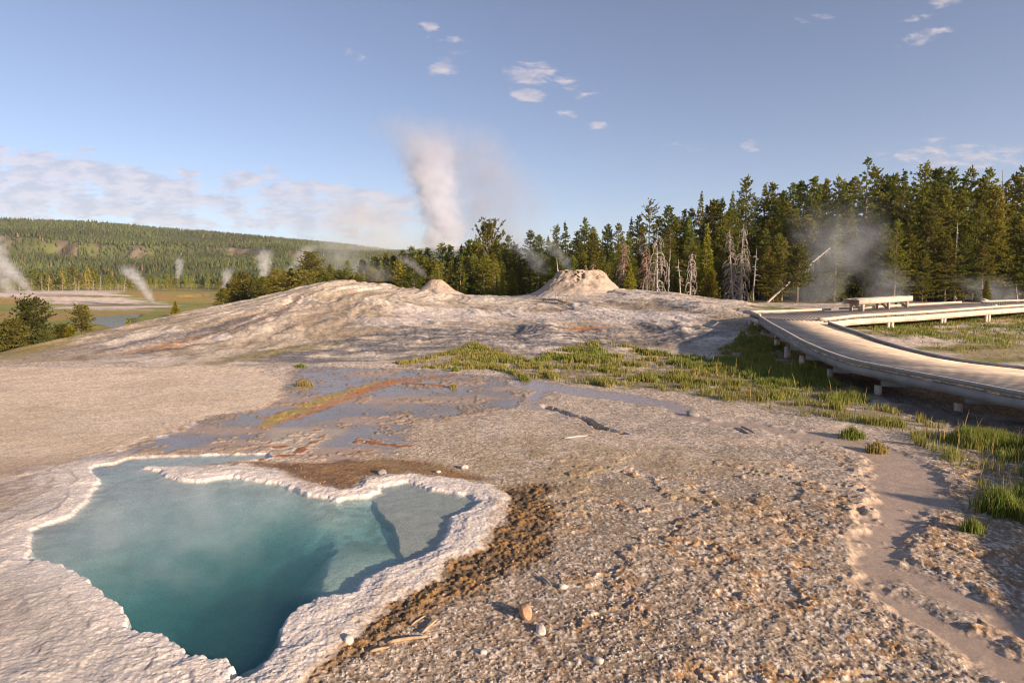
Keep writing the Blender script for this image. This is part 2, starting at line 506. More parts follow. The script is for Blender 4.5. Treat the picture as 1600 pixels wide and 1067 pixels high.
    for cv in (BLUE1, BLUE2):
        pc(sst(0.16, -0.10, line_d(cv, x, y, 4) + hor * 0.35 + fine * .15) * 0.8, (0.135, 0.125, 0.135))
    pc(sst(0.1, -0.1, line_d(LEDGEW, x, y, 4) + fine * 0.3) * 0.8, (0.72, 0.62, 0.55))
    pc(sst(0.25, -0.2, line_d(ORANGEM, x, y, 4) + fine * 0.5 + stk2 * .4) * 0.8, (0.46, 0.235, 0.10))
    pc(sst(0.25, -0.2, line_d(ORANGEM2, x, y, 4) + fine * 0.7) * 0.9, (0.46, 0.17, 0.05))
    pc(sst(0.4, -0.2, line_d(GREENSTRIP, x, y, 4) + fine * 0.6) * 0.8, (0.22, 0.17, 0.05))
    # grassy fringe where the plateau falls to the valley
    fr = (1 - sst(-0.2, 1.0, x - edge_x(y) + blot * 1.3)) * sst(15, 18, y)
    pc(fr * 0.85, (0.25, 0.20, 0.055))
    zm = np.zeros(len(x), dtype=np.float32)
    onm = sst(16.5, 21, y)
    crk = np.abs(fbm(x * 1.3, y * 1.3, 4, 26)); pc(onm_c(y) * sst(0.035, 0.0, crk) * 0.55, (0.17, 0.135, 0.11))
    fin2 = fbm(x * 9, y * 9, 3, 27)
    pc(onm_c(y) * sst(0.2, 0.5, fin2 + 0.5 * blot) * 0.28, (0.70, 0.59, 0.50))
    pc(onm_c(y) * sst(0.25, 0.55, -fin2 + 0.4 * stk2) * 0.3, (0.23, 0.18, 0.14))
    zm += sst(11, 15, y) * 0.007 * vnoise(x * 15, y * 7, 28)
    zm += onm * (0.010 * fin2 - 0.02 * sst(0.03, 0.0, crk))
    zm += onm * (0.17 * stk + 0.06 * stk2 + 0.05 * blot + 0.025 * fine + 0.03 * hor)
    rg = np.full(len(x), 0.85, dtype=np.float32)
    # ---------------- near field
    nf = (y > 1.0) & (y < 22.0) & (x > -22) & (x < 24)
    xs, ys = x[nf], y[nf]
    cn = np.empty((len(xs), 3), dtype=np.float32)
    zn = np.zeros(len(xs), dtype=np.float32)
    rn = np.full(len(xs), 0.9, dtype=np.float32)
    def pn(mask, cc):
        nonlocal cn
        cn = cn + (np.asarray(cc, dtype=np.float32) - cn) * mask[:, None]
    res = np.clip((14.0 - ys) / 8.0, 0, 1)          # finer relief where the mesh is finer
    a1 = fbm(xs * 0.9, ys * 0.9, 5, 51)
    a2 = fbm(xs * 3.0, ys * 3.0, 4, 52)
    a3 = fbm(xs * 11, ys * 11, 4, 53)
    a4 = fbm(xs * 34, ys * 34, 2, 54)
    a5 = vnoise(xs * 75, ys * 75, 55)
    a6 = fbm(xs * 1.7, ys * 1.7, 5, 56)
    # gravelly sinter
    cn[:] = (0.47, 0.37, 0.275)
    pn(sst(-0.2, 0.35, a1), (0.58, 0.465, 0.365))
    near = sst(7.5, 4.8, ys + 0.8 * a1 - 0.25 * xs) * sst(-1.5, 0.0, xs)
    pn(near * 0.8, (0.355, 0.268, 0.188))
    pn(near * sst(0.02, 0.3, fbm(xs * 1.3 + 7, ys * 1.3, 5, 63) + 0.2 * a3) * 0.55, (0.235, 0.165, 0.105))
    right = sst(-1.2, 1.6, xs + a1 * 1.2) * (1 - sst(9.0, 12.5, ys + a2))
    crust = sst(0.05, 0.11, a6 + 0.14 * a3 + 0.05 * a4) * right * (1 - sst(6.6, 8.6, ys + a1))
    zn += 0.014 * a1 + 0.007 * a2 + (0.004 * a3 + 0.0042 * a4 * res + 0.0034 * a5 * res)
    zn += 0.0145 * crust * (1 + 0.7 * a3)
    edge = crust * (1 - sst(0.13, 0.34, a6 + 0.16 * a3))
    pn(edge * 0.9 * sst(-0.5, 0.15, a3), (0.40, 0.215, 0.08))
    pn(crust * sst(0.1, 0.5, a2 + 0.5 * a4) * 0.4, (0.36, 0.225, 0.11))
    pn(right * sst(0.06, 0.3, -a6 + 0.3 * a3) * 0.6, (0.25, 0.215, 0.19))
    pn(sst(0.15, 0.5, a4 * 0.8 + a5 * 0.5) * 0.8, (0.76, 0.65, 0.55))
    pn(sst(0.15, 0.55, -a4 * 0.8 - a5 * 0.5) * 0.7, (0.17, 0.12, 0.085))
    # olive dry area right behind the pool
    ol = np.exp(-(((xs - 0.9) / 2.0) ** 2 + ((ys - 7.2) / 1.5) ** 2))
    pn(np.clip(ol, 0, 1) * 0.6 * sst(-0.4, 0.3, a2), (0.36, 0.27, 0.15))
    pn(np.clip(ol, 0, 1) * 0.35 * sst(0.1, 0.4, a3 + a2 * .5), (0.2, 0.14, 0.07))
    # pale plain on the left
    dl = poly_sd(LEFT_PLAIN, xs, ys, 3) + 0.18 * a2 + 0.05 * a3 + 0.9 * a1 * sst(12.5, 14.5, ys)
    ml = sst(0.12, -0.12, dl)
    cl = np.array((0.68, 0.54, 0.395), dtype=np.float32) * (1 + 0.14 * a2 + 0.16 * a3 + 0.10 * a5)[:, None] + np.array((0.05, 0.035, 0.03)) * sst(9, 14, ys)[:, None]
    cn = cn + (cl - cn) * ml[:, None]
    zn = lerp(zn, 0.015 + 0.009 * a2 + 0.004 * a3 + 0.003 * a4 * res, ml)
    pn(ml * sst(0.05, 0.35, fbm(xs * 0.7, ys * 0.7, 5, 57) + 0.3 * a3) * 0.35, (0.43, 0.325, 0.215))
    pn(ml * sst(0.05, 0.4, -fbm(xs * 0.5, ys * 1.0, 5, 58) + 0.3 * a3) * 0.6, (0.68, 0.55, 0.43))
    pn(ml * sst(0.3, 0.5, a3 * .7 + a5 * .6) * 0.45, (0.27, 0.19, 0.12))
    # pinkish silt at the far left of the pool
    silt = np.exp(-(((xs + 4.9) / 1.1) ** 2 + ((ys - 6.7) / 0.8) ** 2))
    pn(np.clip(silt * 1.3, 0, 1) * 0.85, (0.31, 0.225, 0.175))
    zn = lerp(zn, 0.0, np.clip(silt, 0, 1) * 0.6)
    shore = sst(0.055, 0.01, np.abs(dl - 0.02)) * sst(-6.5, -5.0, xs) * sst(10.6, 9.6, ys)
    # wet run-off flat
    dw = poly_sd(WET, xs, ys, 3) + 0.12 * a2 + 0.10 * a3 + 0.18 * a1
    mw = sst(0.20, -0.16, dw + 0.08 * a3)
    isl = sst(0.22, 0.36, a2 * 0.6 + a3 * 0.5 + 0.20 * sst(-0.9, 0.0, dw)) * mw
    wetc = np.array((0.235, 0.20, 0.17), dtype=np.float32) * (1 + 0.25 * a1 + 0.12 * a3)[:, None]
    pk = sst(-0.12, 0.25, fbm(xs * 0.9, ys * 1.8, 5, 61))
    wetc = lerp(wetc, np.array((0.44, 0.325, 0.25), dtype=np.float32), (pk * 0.9)[:, None])
    cn = cn + (wetc - cn) * mw[:, None]
    zn = lerp(zn, -0.006 + 0.002 * a2, mw)
    rn = lerp(rn, 0.27 + 0.08 * a2 + 0.28 * pk, mw)
    zn += isl * 0.014
    pn(isl * 0.8, (0.36, 0.27, 0.19))
    pn(isl * sst(0.0, 0.3, a1) * 0.5, (0.38, 0.2, 0.09))
    rn = lerp(rn, 0.9, isl)
    pn(shore * 0.75 * sst(-0.3, 0.2, a2 + 0.3), (0.66, 0.57, 0.50))
    df = poly_sd(FAN, xs, ys, 2) + 0.1 * a2
    pn(sst(0.12, -0.10, df) * 0.8, (0.50, 0.40, 0.30)); rn = lerp(rn, 0.5, sst(0.12, -0.10, df))
    d = line_d(ORANGE, xs, ys, 2) + 0.16 * a3 + 0.14 * a2
    pn(sst(0.10, -0.08, d) * 0.9 * sst(-0.45, 0.1, a3 + 0.6 * a2), (0.55, 0.19, 0.035)); rn = lerp(rn, 0.65, sst(0.06, -0.04, d))
    d = line_d(ALGAE, xs, ys, 2) + 0.10 * a3 + 0.07 * a2
    pn(sst(0.16, 0.04, d) * 0.6 * sst(-0.3, 0.3, a2), (0.42, 0.20, 0.07))
    pn(sst(0.07, -0.05, d) * 0.8 * sst(-0.5, 0.0, a2 + 0.5 * a3), (0.50, 0.32, 0.06)); rn = lerp(rn, 0.6, sst(0.05, -0.03, d))
    pn(sst(-0.02, -0.09, d) * 0.5, (0.36, 0.30, 0.10))
    for s_ in SPOTS + [ORANGE2]:
        d = line_d(s_, xs, ys, 1.5) + 0.09 * a3
        k_ = sst(0.02, -0.02, d)
        pn(k_ * 0.9, (0.31, 0.115, 0.035))
        zn += k_ * 0.012
        rn = lerp(rn, 0.7, k_)
        pn(sst(0.025, 0.0, np.abs(d - 0.03)) * 0.45, (0.62, 0.54, 0.48))
    # brown bacterial ground along the pool
    d = poly_sd(BROWN, xs, ys, 2) + 0.12 * a2 + 0.07 * a3
    mb = sst(0.08, -0.10, d)
    bc = np.array((0.25, 0.13, 0.045), dtype=np.float32) * (1 + 0.5 * a3 + 0.4 * a2 + 0.3 * a5)[:, None]
    cn = cn + (bc - cn) * (mb * 0.92)[:, None]
    pn(mb * sst(0.05, 0.35, a2) * 0.5, (0.26, 0.2, 0.10))
    rn = lerp(rn, 0.6, mb)
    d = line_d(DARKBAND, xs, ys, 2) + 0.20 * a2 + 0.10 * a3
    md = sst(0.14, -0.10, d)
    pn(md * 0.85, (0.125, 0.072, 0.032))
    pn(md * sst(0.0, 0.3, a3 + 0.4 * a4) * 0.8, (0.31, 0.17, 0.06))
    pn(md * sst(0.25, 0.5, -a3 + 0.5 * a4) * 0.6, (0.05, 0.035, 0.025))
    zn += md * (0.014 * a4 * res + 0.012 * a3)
    # sandy channels on the right
    dc = np.minimum(np.minimum(line_d(CHAN, xs, ys, 2), line_d(CHAN2, xs, ys, 2)), line_d(CHAN3, xs, ys, 2)) + 0.17 * a2 + 0.08 * a3 + 0.12 * sst(0.1, 0.5, a6)
    mc = sst(0.13, -0.08, dc)
    cc = np.array((0.43, 0.325, 0.25), dtype=np.float32) * (1 + 0.12 * a1 + 0.08 * a3 + 0.05 * a5)[:, None]
    cn = cn + (cc - cn) * (mc * 0.95)[:, None]
    zn = lerp(zn, lerp(np.full_like(zn, -0.020), -0.008, sst(6.5, 9.0, ys)) + 0.004 * a2 + 0.002 * a3, mc)
    far_wet = sst(8.5, 11.0, ys)
    rn = lerp(rn, lerp(np.full_like(rn, 0.55), 0.2, far_wet), mc)
    pn(mc * far_wet * 0.5, (0.22, 0.19, 0.195))
    bank = sst(0.14, 0.02, np.abs(dc - 0.08)) * (1 - mc) * sst(-0.1, 0.4, a1 + a2 + 0.2)
    zn += bank * 0.006
    pn(bank * 0.4, (0.60, 0.48, 0.39))
    # small undercut step, its shadow also painted as a dark colour
    ds = line_d(STEP, xs, ys, 1.5) + 0.04 * a3
    zn -= 0.07 * sst(0.05, -0.02, ds)
    pn(sst(0.03, -0.03, ds) * 0.6, (0.16, 0.12, 0.09))
    # dark mud under the boardwalk, with the walk's shade painted into its colour
    dk = line_d(BANK_SHADE, xs, ys, 2.5) + 0.5 * a1 + 0.15 * a3
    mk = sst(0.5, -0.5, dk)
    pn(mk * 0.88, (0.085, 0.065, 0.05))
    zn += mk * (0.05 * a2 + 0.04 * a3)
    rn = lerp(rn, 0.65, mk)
    # turf colour under the grass
    for nm in ('marsh', 'left', 'right', 'meadow'):
        d = poly_sd(GRASS[nm], xs, ys, 2.5) + 0.5 * a1 + 0.15 * a3
        f = sst(0.2, -0.35, d) * {'marsh': 0.75, 'left': 0.6, 'right': 0.35, 'meadow': 0.7}[nm]
        pn(f * sst(-0.35, 0.15, a2 + 0.6 * a1), (0.17, 0.135, 0.055))
    # white sinter rim
    rn_edge = 0.055 * a3 + 0.03 * a2 + 0.018 * a4
    sp = poly_sd(POOL, xs, ys, 3) + 0.035 * a3 + 0.03 * a2 + 0.014 * a4 * res
    drim = poly_sd(RIM, xs, ys, 3) + 0.10 * a2 + 0.06 * a3 + 0.10 * a1 + 0.35 * sst(-2.8, -4.2, xs) * (a1 + 0.4 * a3)
    ft = 0.07 + 0.30 * sst(-3.0, -4.3, xs)
    mr = sst(ft, -ft, drim + 0.25 * (ft - 0.07) * a3)
    lefty = sst(-1.0, -3.0, xs + 0.5 * a2)                # broad crust on the left wears to tan patches
    wear = np.exp(-(((xs + 3.25) / 0.75) ** 2 + ((ys - 4.25) / 0.62) ** 2)) * 1.5 + np.exp(-(((xs + 4.8) / 0.5) ** 2 + ((ys - 6.3) / 0.3) ** 2)) * 0.9
    wear = np.clip(wear + 0.35 * a2 - 0.15, 0, 1) * lefty * sst(0.25, 0.7, sp)
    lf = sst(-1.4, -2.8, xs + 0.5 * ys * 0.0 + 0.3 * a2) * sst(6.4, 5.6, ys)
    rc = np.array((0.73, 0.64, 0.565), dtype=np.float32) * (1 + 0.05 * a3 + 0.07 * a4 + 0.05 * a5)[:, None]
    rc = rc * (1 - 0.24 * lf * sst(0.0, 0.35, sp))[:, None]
    rc = lerp(rc, np.array((0.40, 0.31, 0.25), dtype=np.float32), (wear * 0.85)[:, None])
    rc = lerp(rc, np.array((0.60, 0.52, 0.46), dtype=np.float32), (sst(0.1, 0.5, a2 + 0.5 * a3) * sst(0.2, 0.9, sp) * 0.6)[:, None])
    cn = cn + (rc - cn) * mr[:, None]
    stn = sst(0.1, 0.4, fbm(xs * 2.2 + 4, ys * 2.2, 4, 59) + 0.3 * a3) * sst(-0.32, -0.05, drim)
    cn = cn + (np.array((0.42, 0.31, 0.22)) - cn) * (mr * stn * 0.55)[:, None]
    cn = cn + (np.array((0.50, 0.44, 0.39)) - cn) * (mr * sst(0.045, 0.0, sp) * sst(-0.3, 0.3, a2) * 0.7)[:, None]
    ph_ = ((sp + 0.06 * a2 + 0.03 * a3) * 4.5) % 1.0
    ter = np.clip(ph_ / 0.85, 0, 1) - sst(0.86, 1.0, ph_)
    cn = cn * (1 - 0.22 * mr * sst(0.80, 0.9, ph_) * sst(-0.1, 0.3, a2 + 0.2))[:, None]
    zr = 0.010 + 0.010 * ter * sst(-0.4, 0.2, a2) + 0.004 * a3 + 0.0028 * a4 * res + 0.0032 * a5 * res + 0.008 * sst(0.02, 0.2, sp) + 0.006 * a2
    zr = lerp(zr, 0.014 + 0.006 * a3 + 0.006 * a4 * res, np.clip(wear + sst(1.0, 2.0, sp), 0, 1))
    zn = lerp(zn, zr, mr)
    rn = lerp(rn, 0.75, mr)
    # thin white lip wherever the pool meets other ground
    lip = sst(0.09, 0.02, sp) * sst(-0.05, 0.0, sp)
    pn(lip * 0.8 * np.where(ys > 7.1, sst(-0.1, 0.3, a2 + 0.4 * a3), 1.0), (0.74, 0.66, 0.61))
    # pool basin
    inside = sst(0.02, -0.03, sp)
    din = np.clip(-sp, 0, 3)
    dx, dy = xs - DEEP_C[0], ys - DEEP_C[1]
    dr = np.sqrt((dx / 1.25) ** 2 + (dy / 1.35) ** 2)
    depth = 0.006 + 0.012 * sst(0.0, 0.12, din) + 0.022 * sst(0.0, 0.9, din) + 0.05 * sst(2.3, 0.9, dr + 0.10 * a2) + 0.25 * sst(1.6, 0.1, dr + 0.12 * a2) + 0.006 * a2
    dsh = poly_sd(SHELF, xs, ys, 3) + 0.04 * a2 + 0.015 * a3
    ledge = sst(0.22, -0.14, poly_sd(LEDGE, xs, ys, 3) + 0.10 * a2)
    depth = lerp(depth, 0.010 + 0.022 * sst(0.0, 0.14, din) + 0.012 * a2 + 0.009 * a3 + 0.03 * sst(0.2, 0.8, din) + 0.016 * np.exp(-(np.clip(dsh, 0, 2) / 0.3) ** 2) * sst(0.0, 0.25, din), ledge)
    shelf = sst(0.015, -0.02, dsh)
    depth = lerp(depth, 0.006 + 0.012 * sst(0.0, 0.08, din) + 0.003 * a2, shelf)
    chan = sst(7.05, 7.45, ys - 0.10 * xs - 0.25)
    depth = lerp(depth, 0.012 + 0.003 * a2, chan)
    zp = WATER_Z - depth + 0.004 * a3
    zn = lerp(zn, zp, inside)
    pc_ = np.array((0.52, 0.48, 0.385), dtype=np.float32) * np.clip(1 + 0.10 * a3 + 0.25 * a2 + 0.35 * a6, .4, 1.6)[:, None]
    pc_ = lerp(pc_, np.array((0.60, 0.58, 0.49), dtype=np.float32), (sst(-0.1, 0.3, a3 + a2) * ledge)[:, None])
    pc_ = lerp(pc_, np.array((0.47, 0.415, 0.34), dtype=np.float32) * (1 + 0.06 * a3)[:, None], shelf[:, None])
    cn = cn + (pc_ - cn) * sst(0.0, -0.05, sp)[:, None]
    # blend near field into the plateau
    wn = (1 - sst(15.6, 18.0, ys + 0.4 * a1)) * sst(-21, -18, xs)
    wn_r = 1 - sst(15.6, 21.0, ys)
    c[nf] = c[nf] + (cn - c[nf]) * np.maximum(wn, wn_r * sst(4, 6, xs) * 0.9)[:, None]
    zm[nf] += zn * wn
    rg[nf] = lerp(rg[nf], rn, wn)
    # right-hand meadow ground behind the boardwalk, pale sinter showing through
    rmd = sst(7.0, 10.0, x) * sst(12, 15, y) * (1 - sst(42, 50, y))
    mg = np.asarray((0.30, 0.235, 0.12), dtype=np.float32) * (1 + 0.3 * blot)[:, None]
    mg = lerp(mg, np.array((0.17, 0.165, 0.045), dtype=np.float32), sst(-0.1, 0.2, fbm(x * 0.5, y * 0.9, 4, 71))[:, None])
    mg = lerp(mg, np.array((0.55, 0.445, 0.37), dtype=np.float32), sst(-0.12, 0.10, fbm(x * 0.3 + 9, y * 0.8, 4, 72))[:, None])
    c = c + (mg - c) * (rmd * sst(0.5, 2.0, x - 9.0 + (24 - y) * 0.1))[:, None] * 0.9
    col[i] = col[i] + (c - col[i]) * plat[i][:, None]
    z[i] += zm * plat[i]
    rough[i] = lerp(rough[i], rg, plat[i])
    col *= (1.0 + (0.18 + 0.20 * sst(3.5, 7.5, Y) * (R < 48)) * (RNG.random(n).astype(np.float32) - 0.5))[:, None]
    return z, np.clip(col, 0.01, 0.86), rough

def gz(x, y):
    z, _, _ = ground(np.array([x], dtype=np.float32), np.array([y], dtype=np.float32))
    return float(z[0])

def build_ground():
    th = np.concatenate([np.linspace(-180, -52, 48, endpoint=False), np.linspace(-52, 52, 1150, endpoint=False), np.linspace(52, 180, 49)])
    th = np.radians(th)[:-1]
    lg = lambda a, b, k: np.exp(np.linspace(math.log(a), math.log(b), k, endpoint=False))
    r = np.concatenate([[0.02, 0.4, 0.8, 1.3, 1.8, 2.2, 2.5], lg(2.7, 10, 640), lg(10, 48, 360), lg(48, 420, 200), lg(420, 7100, 30), [7100.0]])
    nt, nr = len(th), len(r)
    R, T = np.meshgrid(r, th, indexing='ij')
    X = (R * np.sin(T)).ravel(); Y = (R * np.cos(T)).ravel()
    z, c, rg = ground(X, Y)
    V = np.stack([X, Y, z], 1)
    idx = np.arange(nt * nr, dtype=np.int32).reshape(nr, nt)
    a = idx[:-1, :]; b = idx[1:, :]
    a2, b2 = np.roll(a, -1, 1), np.roll(b, -1, 1)
    F = np.stack([a, a2, b2, b], -1).reshape(-1, 4)[:, ::-1]
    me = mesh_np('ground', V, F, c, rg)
    m, k, out = new_mat('sinter_ground')
    bs = k.node('ShaderNodeBsdfPrincipled')
    at = k.node('ShaderNodeAttribute', attribute_name='tint')
    ar = k.node('ShaderNodeAttribute', attribute_name='rough')
    geo = k.node('ShaderNodeNewGeometry')
    n1 = k.noise(geo.outputs['Position'], 70.0, 3.0, 0.7)
    n2 = k.noise(geo.outputs['Position'], 9.0, 4.0, 0.6)
    f = k.m('MULTIPLY', k.ss(0.3, 0.7, n1, 0.80, 1.20), k.ss(0.3, 0.7, n2, 0.92, 1.08))
    wetk = k.ss(0.2, 0.8, ar.outputs['Fac'])
    f = k.m('ADD', k.m('MULTIPLY', k.m('SUBTRACT', f, 1.0), k.m('ADD', k.m('MULTIPLY', wetk, 0.85), 0.15)), 1.0)
    k.put(bs.inputs['Base Color'], k.vm('SCALE', at.outputs['Color'], f))
    k.put(bs.inputs['Roughness'], ar.outputs['Fac'])
    k.put(bs.inputs['Specular IOR Level'], 0.3)
    bn = k.node('ShaderNodeBump')
    k.put(bn.inputs['Strength'], k.m('MULTIPLY', wetk, 0.6)); k.put(bn.inputs['Distance'], 0.012)
    k.put(bn.inputs['Height'], k.noise(geo.outputs['Position'], 90.0, 3.0, 0.7))
    k.put(bs.inputs['Normal'], bn.outputs[0])
    k.put(out.inputs['Surface'], bs.outputs[0])
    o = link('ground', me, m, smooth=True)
    tag(o, 'pale cracked sinter ground with gravel, run-off channels and mounds', kind='structure')
    return o
build_ground()

# ------------------------------------------------------------------ water
def water_material(name, sigma, scatter, ripple, roughness=0.02, transparent=True):
    m, k, out = new_mat(name)
    fr = k.node('ShaderNodeFresnel')
    geo = k.node('ShaderNodeNewGeometry')
    k.put(fr.inputs['IOR'], k.ss(0.0, 1.0, geo.outputs['Backfacing'], 1.33, 1 / 1.33))   # the sheet lets light out as it lets it in
    bn = k.node('ShaderNodeBump')
    k.put(bn.inputs['Strength'], ripple); k.put(bn.inputs['Distance'], 0.02)
    k.put(bn.inputs['Height'], k.noise(k.vm('MULTIPLY', geo.outputs['Position'], (1.0, 2.0, 1.0)), 7.0, 3.0, 0.5))
    k.put(fr.inputs['Normal'], bn.outputs[0])
    tr = k.node('ShaderNodeBsdfTransparent')
    gl = k.node('ShaderNodeBsdfGlossy'); k.put(gl.inputs['Roughness'], roughness)
    k.put(gl.inputs['Normal'], bn.outputs[0])
    mx = k.node('ShaderNodeMixShader')
    k.put(mx.inputs[0], fr.outputs[0]); k.put(mx.inputs[1], tr.outputs[0]); k.put(mx.inputs[2], gl.outputs[0])
    k.put(out.inputs['Surface'], mx.outputs[0])
    if sigma:
        ab = k.node('ShaderNodeVolumeAbsorption')
        ab.inputs['Color'].default_value = rgb([1 - s / max(sigma) * 0.999 for s in sigma])
        ab.inputs['Density'].default_value = max(sigma)
        sc = k.node('ShaderNodeVolumeScatter')
        sc.inputs['Color'].default_value = rgb(scatter[0]); sc.inputs['Density'].default_value = scatter[1]
        ad = k.node('ShaderNodeAddShader')
        k.put(ad.inputs[0], ab.outputs[0]); k.put(ad.inputs[1], sc.outputs[0])
        k.put(out.inputs['Volume'], ad.outputs[0])
    return m

def build_pool_water():
    P = np.array(POOL)
    c = P.mean(0)
    # push the outline a little outwards so the sheet ends inside the rim
    n = len(P)
    out = []
    area = 0.5 * np.sum(P[:, 0] * np.roll(P[:, 1], -1) - np.roll(P[:, 0], -1) * P[:, 1])
    for i in range(n):
        d = P[(i + 1) % n] - P[(i - 1) % n]
        d /= np.linalg.norm(d)
        nn = np.array([d[1], -d[0]]) * (1 if area > 0 else -1)
        out.append(P[i] + nn * 0.10)
    # a simple hull-like sheet is enough: the ground hides what lies beyond the rim
    me = bpy.data.meshes.new('pool_water')
    V = [(p[0], p[1], WATER_Z) for p in out] + [(p[0], p[1], -4.6) for p in out]
    top = list(range(n)); bot = list(range(n, 2 * n))
    if area < 0: top, bot = top[::-1], bot[::-1]
    F = [top, bot[::-1]]
    for i in range(n):
        j = (i + 1) % n
        F.append([i, j, n + j, n + i][::-1] if area > 0 else [i, j, n + j, n + i])
    me.from_pydata(V, [], F)
    me.validate()
    m = water_material('hot_spring_water', (3.0, 1.30, 1.15), ((0.52, 0.92, 0.84), 0.5), 0.05)
    o = link('pool_water', me, m)
    tag(o, 'clear turquoise hot spring pool deepening to dark teal inside its white rim', kind='structure')
build_pool_water()

def build_river():
    for nm, rv, lab in (('river', RIVER, 'blue grey river bend in the golden valley meadow'), ('river', RIVER2, 'small far reach of the river beyond the meadow')):
        P = np.array(rv)
        L, Rr = [], []
        for i in range(len(P)):
            d = P[min(i + 1, len(P) - 1), :2] - P[max(i - 1, 0), :2]
            d /= np.linalg.norm(d)
            nn = np.array([-d[1], d[0]]) * (P[i, 2] + 3.0)
            L.append(P[i, :2] + nn); Rr.append(P[i, :2] - nn)
        V = [(p[0], p[1], -5.22) for p in L] + [(p[0], p[1], -5.22) for p in Rr]
        x0, x1 = min(p[0] for p in V) - 14, max(p[0] for p in V) + 14
        y0, y1 = min(p[1] for p in V) - 14, max(p[1] for p in V) + 14
        me = mesh_np('river', [(x0, y0, -5.22), (x1, y0, -5.22), (x1, y1, -5.22), (x0, y1, -5.22)], np.array([(0, 1, 2, 3)]))
        m, k, out = new_mat('river_water')
        b = k.node('ShaderNodeBsdfPrincipled')
        k.put(b.inputs['Base Color'], (0.05, 0.07, 0.09, 1)); k.put(b.inputs['Roughness'], 0.12)
        bn = k.node('ShaderNodeBump'); k.put(bn.inputs['Strength'], 0.25)
        geo = k.node('ShaderNodeNewGeometry')
        k.put(bn.inputs['Height'], k.noise(geo.outputs['Position'], 0.8, 3.0, 0.5))
        k.put(b.inputs['Normal'], bn.outputs[0])
        k.put(out.inputs['Surface'], b.outputs[0])
        tag(link('river', me, m), lab, kind='structure')
build_river()
# ------------------------------------------------------------------ camera, sun, sky
DENOISE = True

def setup_view():
    cam = bpy.data.cameras.new('camera')
    cam.sensor_width = 36.0
    cam.lens = FPX / 1600.0 * 36.0
    cam.clip_start = 0.05; cam.clip_end = 20000
    co = bpy.data.objects.new('camera', cam)
    COL.objects.link(co)
    co.location = (0, 0, CAMZ)
    co.rotation_euler = (math.pi / 2 - PITCH, 0, 0)
    SC.camera = co
    sun = bpy.data.lights.new('sun', 'SUN')
    sun.energy = 4.8; sun.angle = rad(0.8); sun.color = (1.0, 0.78, 0.57)
    so = bpy.data.objects.new('sun', sun)
    COL.objects.link(so)
    so.rotation_euler = (-SUN_DIR).to_track_quat('-Z', 'Y').to_euler()
    so.location = SUN_DIR * 60
    SC.view_settings.view_transform = 'Standard'
    SC.view_settings.look = 'None'
    SC.view_settings.exposure = 1.12
    SC.view_settings.gamma = 1.0
    SC.cycles.volume_bounces = 4
    SC.cycles.max_bounces = 10
    SC.cycles.transparent_max_bounces = 24
    SC.cycles.volume_max_steps = 256
    SC.cycles.volume_step_rate = 1.0
    SC.cycles.use_denoising = DENOISE
    SC.cycles.filter_width = 1.1
    SC.cycles.sample_clamp_indirect = 4.0

def uvdir(u, v):                 # tangent-plane coordinates (x/y, z/y) of a sky direction
    dx, dy, dz = ray(u, v)
    return dx / dy, dz / dy

CLOUDS = [  # u, v, half width, half height, strength, slope
    (20, 250, 90, 18, 1.0, .10), (150, 272, 150, 22, 1.15, .16), (235, 298, 130, 26, 1.15, .16), (60, 300, 120, 40, 1.1, .1), (180, 326, 160, 22, 1.0, .05),
    (290, 282, 34, 20, .9, 0), (30, 332, 110, 18, 1.0, .05), (270, 347, 130, 18, .9, .05), (378, 283, 42, 14, 1.05, .05), (500, 306, 130, 20, 1.0, .08),
    (590, 314, 90, 18, 1.0, .05), (420, 330, 150, 34, .75, .05), (540, 345, 160, 34, .75, .0), (830, 113, 60, 19, .95, .1), (882, 129, 34, 10, .7, .15), (824, 151, 34, 13, .85, 0),
    (668, 47, 24, 13, .72, 0), (702, 71, 30, 13, .62, .1), (693, 102, 32, 16, .65, 0), (550, 85, 28, 10, .5, 0), (1443, 58, 52, 17, .95, -.2),
    (1160, 229, 34, 12, .75, 0), (1490, 248, 120, 22, .75, .05), (925, 197, 30, 8, .72, 0), (882, 180, 26, 8, .66, 0), (915, 147, 34, 8, .6, 0),
    (1470, 4, 50, 14, .6, -.3), (1415, 27, 30, 10, .5, -.2), (1280, 29, 50, 10, .45, 0), (1090, 230, 60, 9, .5, 0), (150, 231, 34, 8, .62, 0), (420, 275, 24, 10, .6, 0),
]

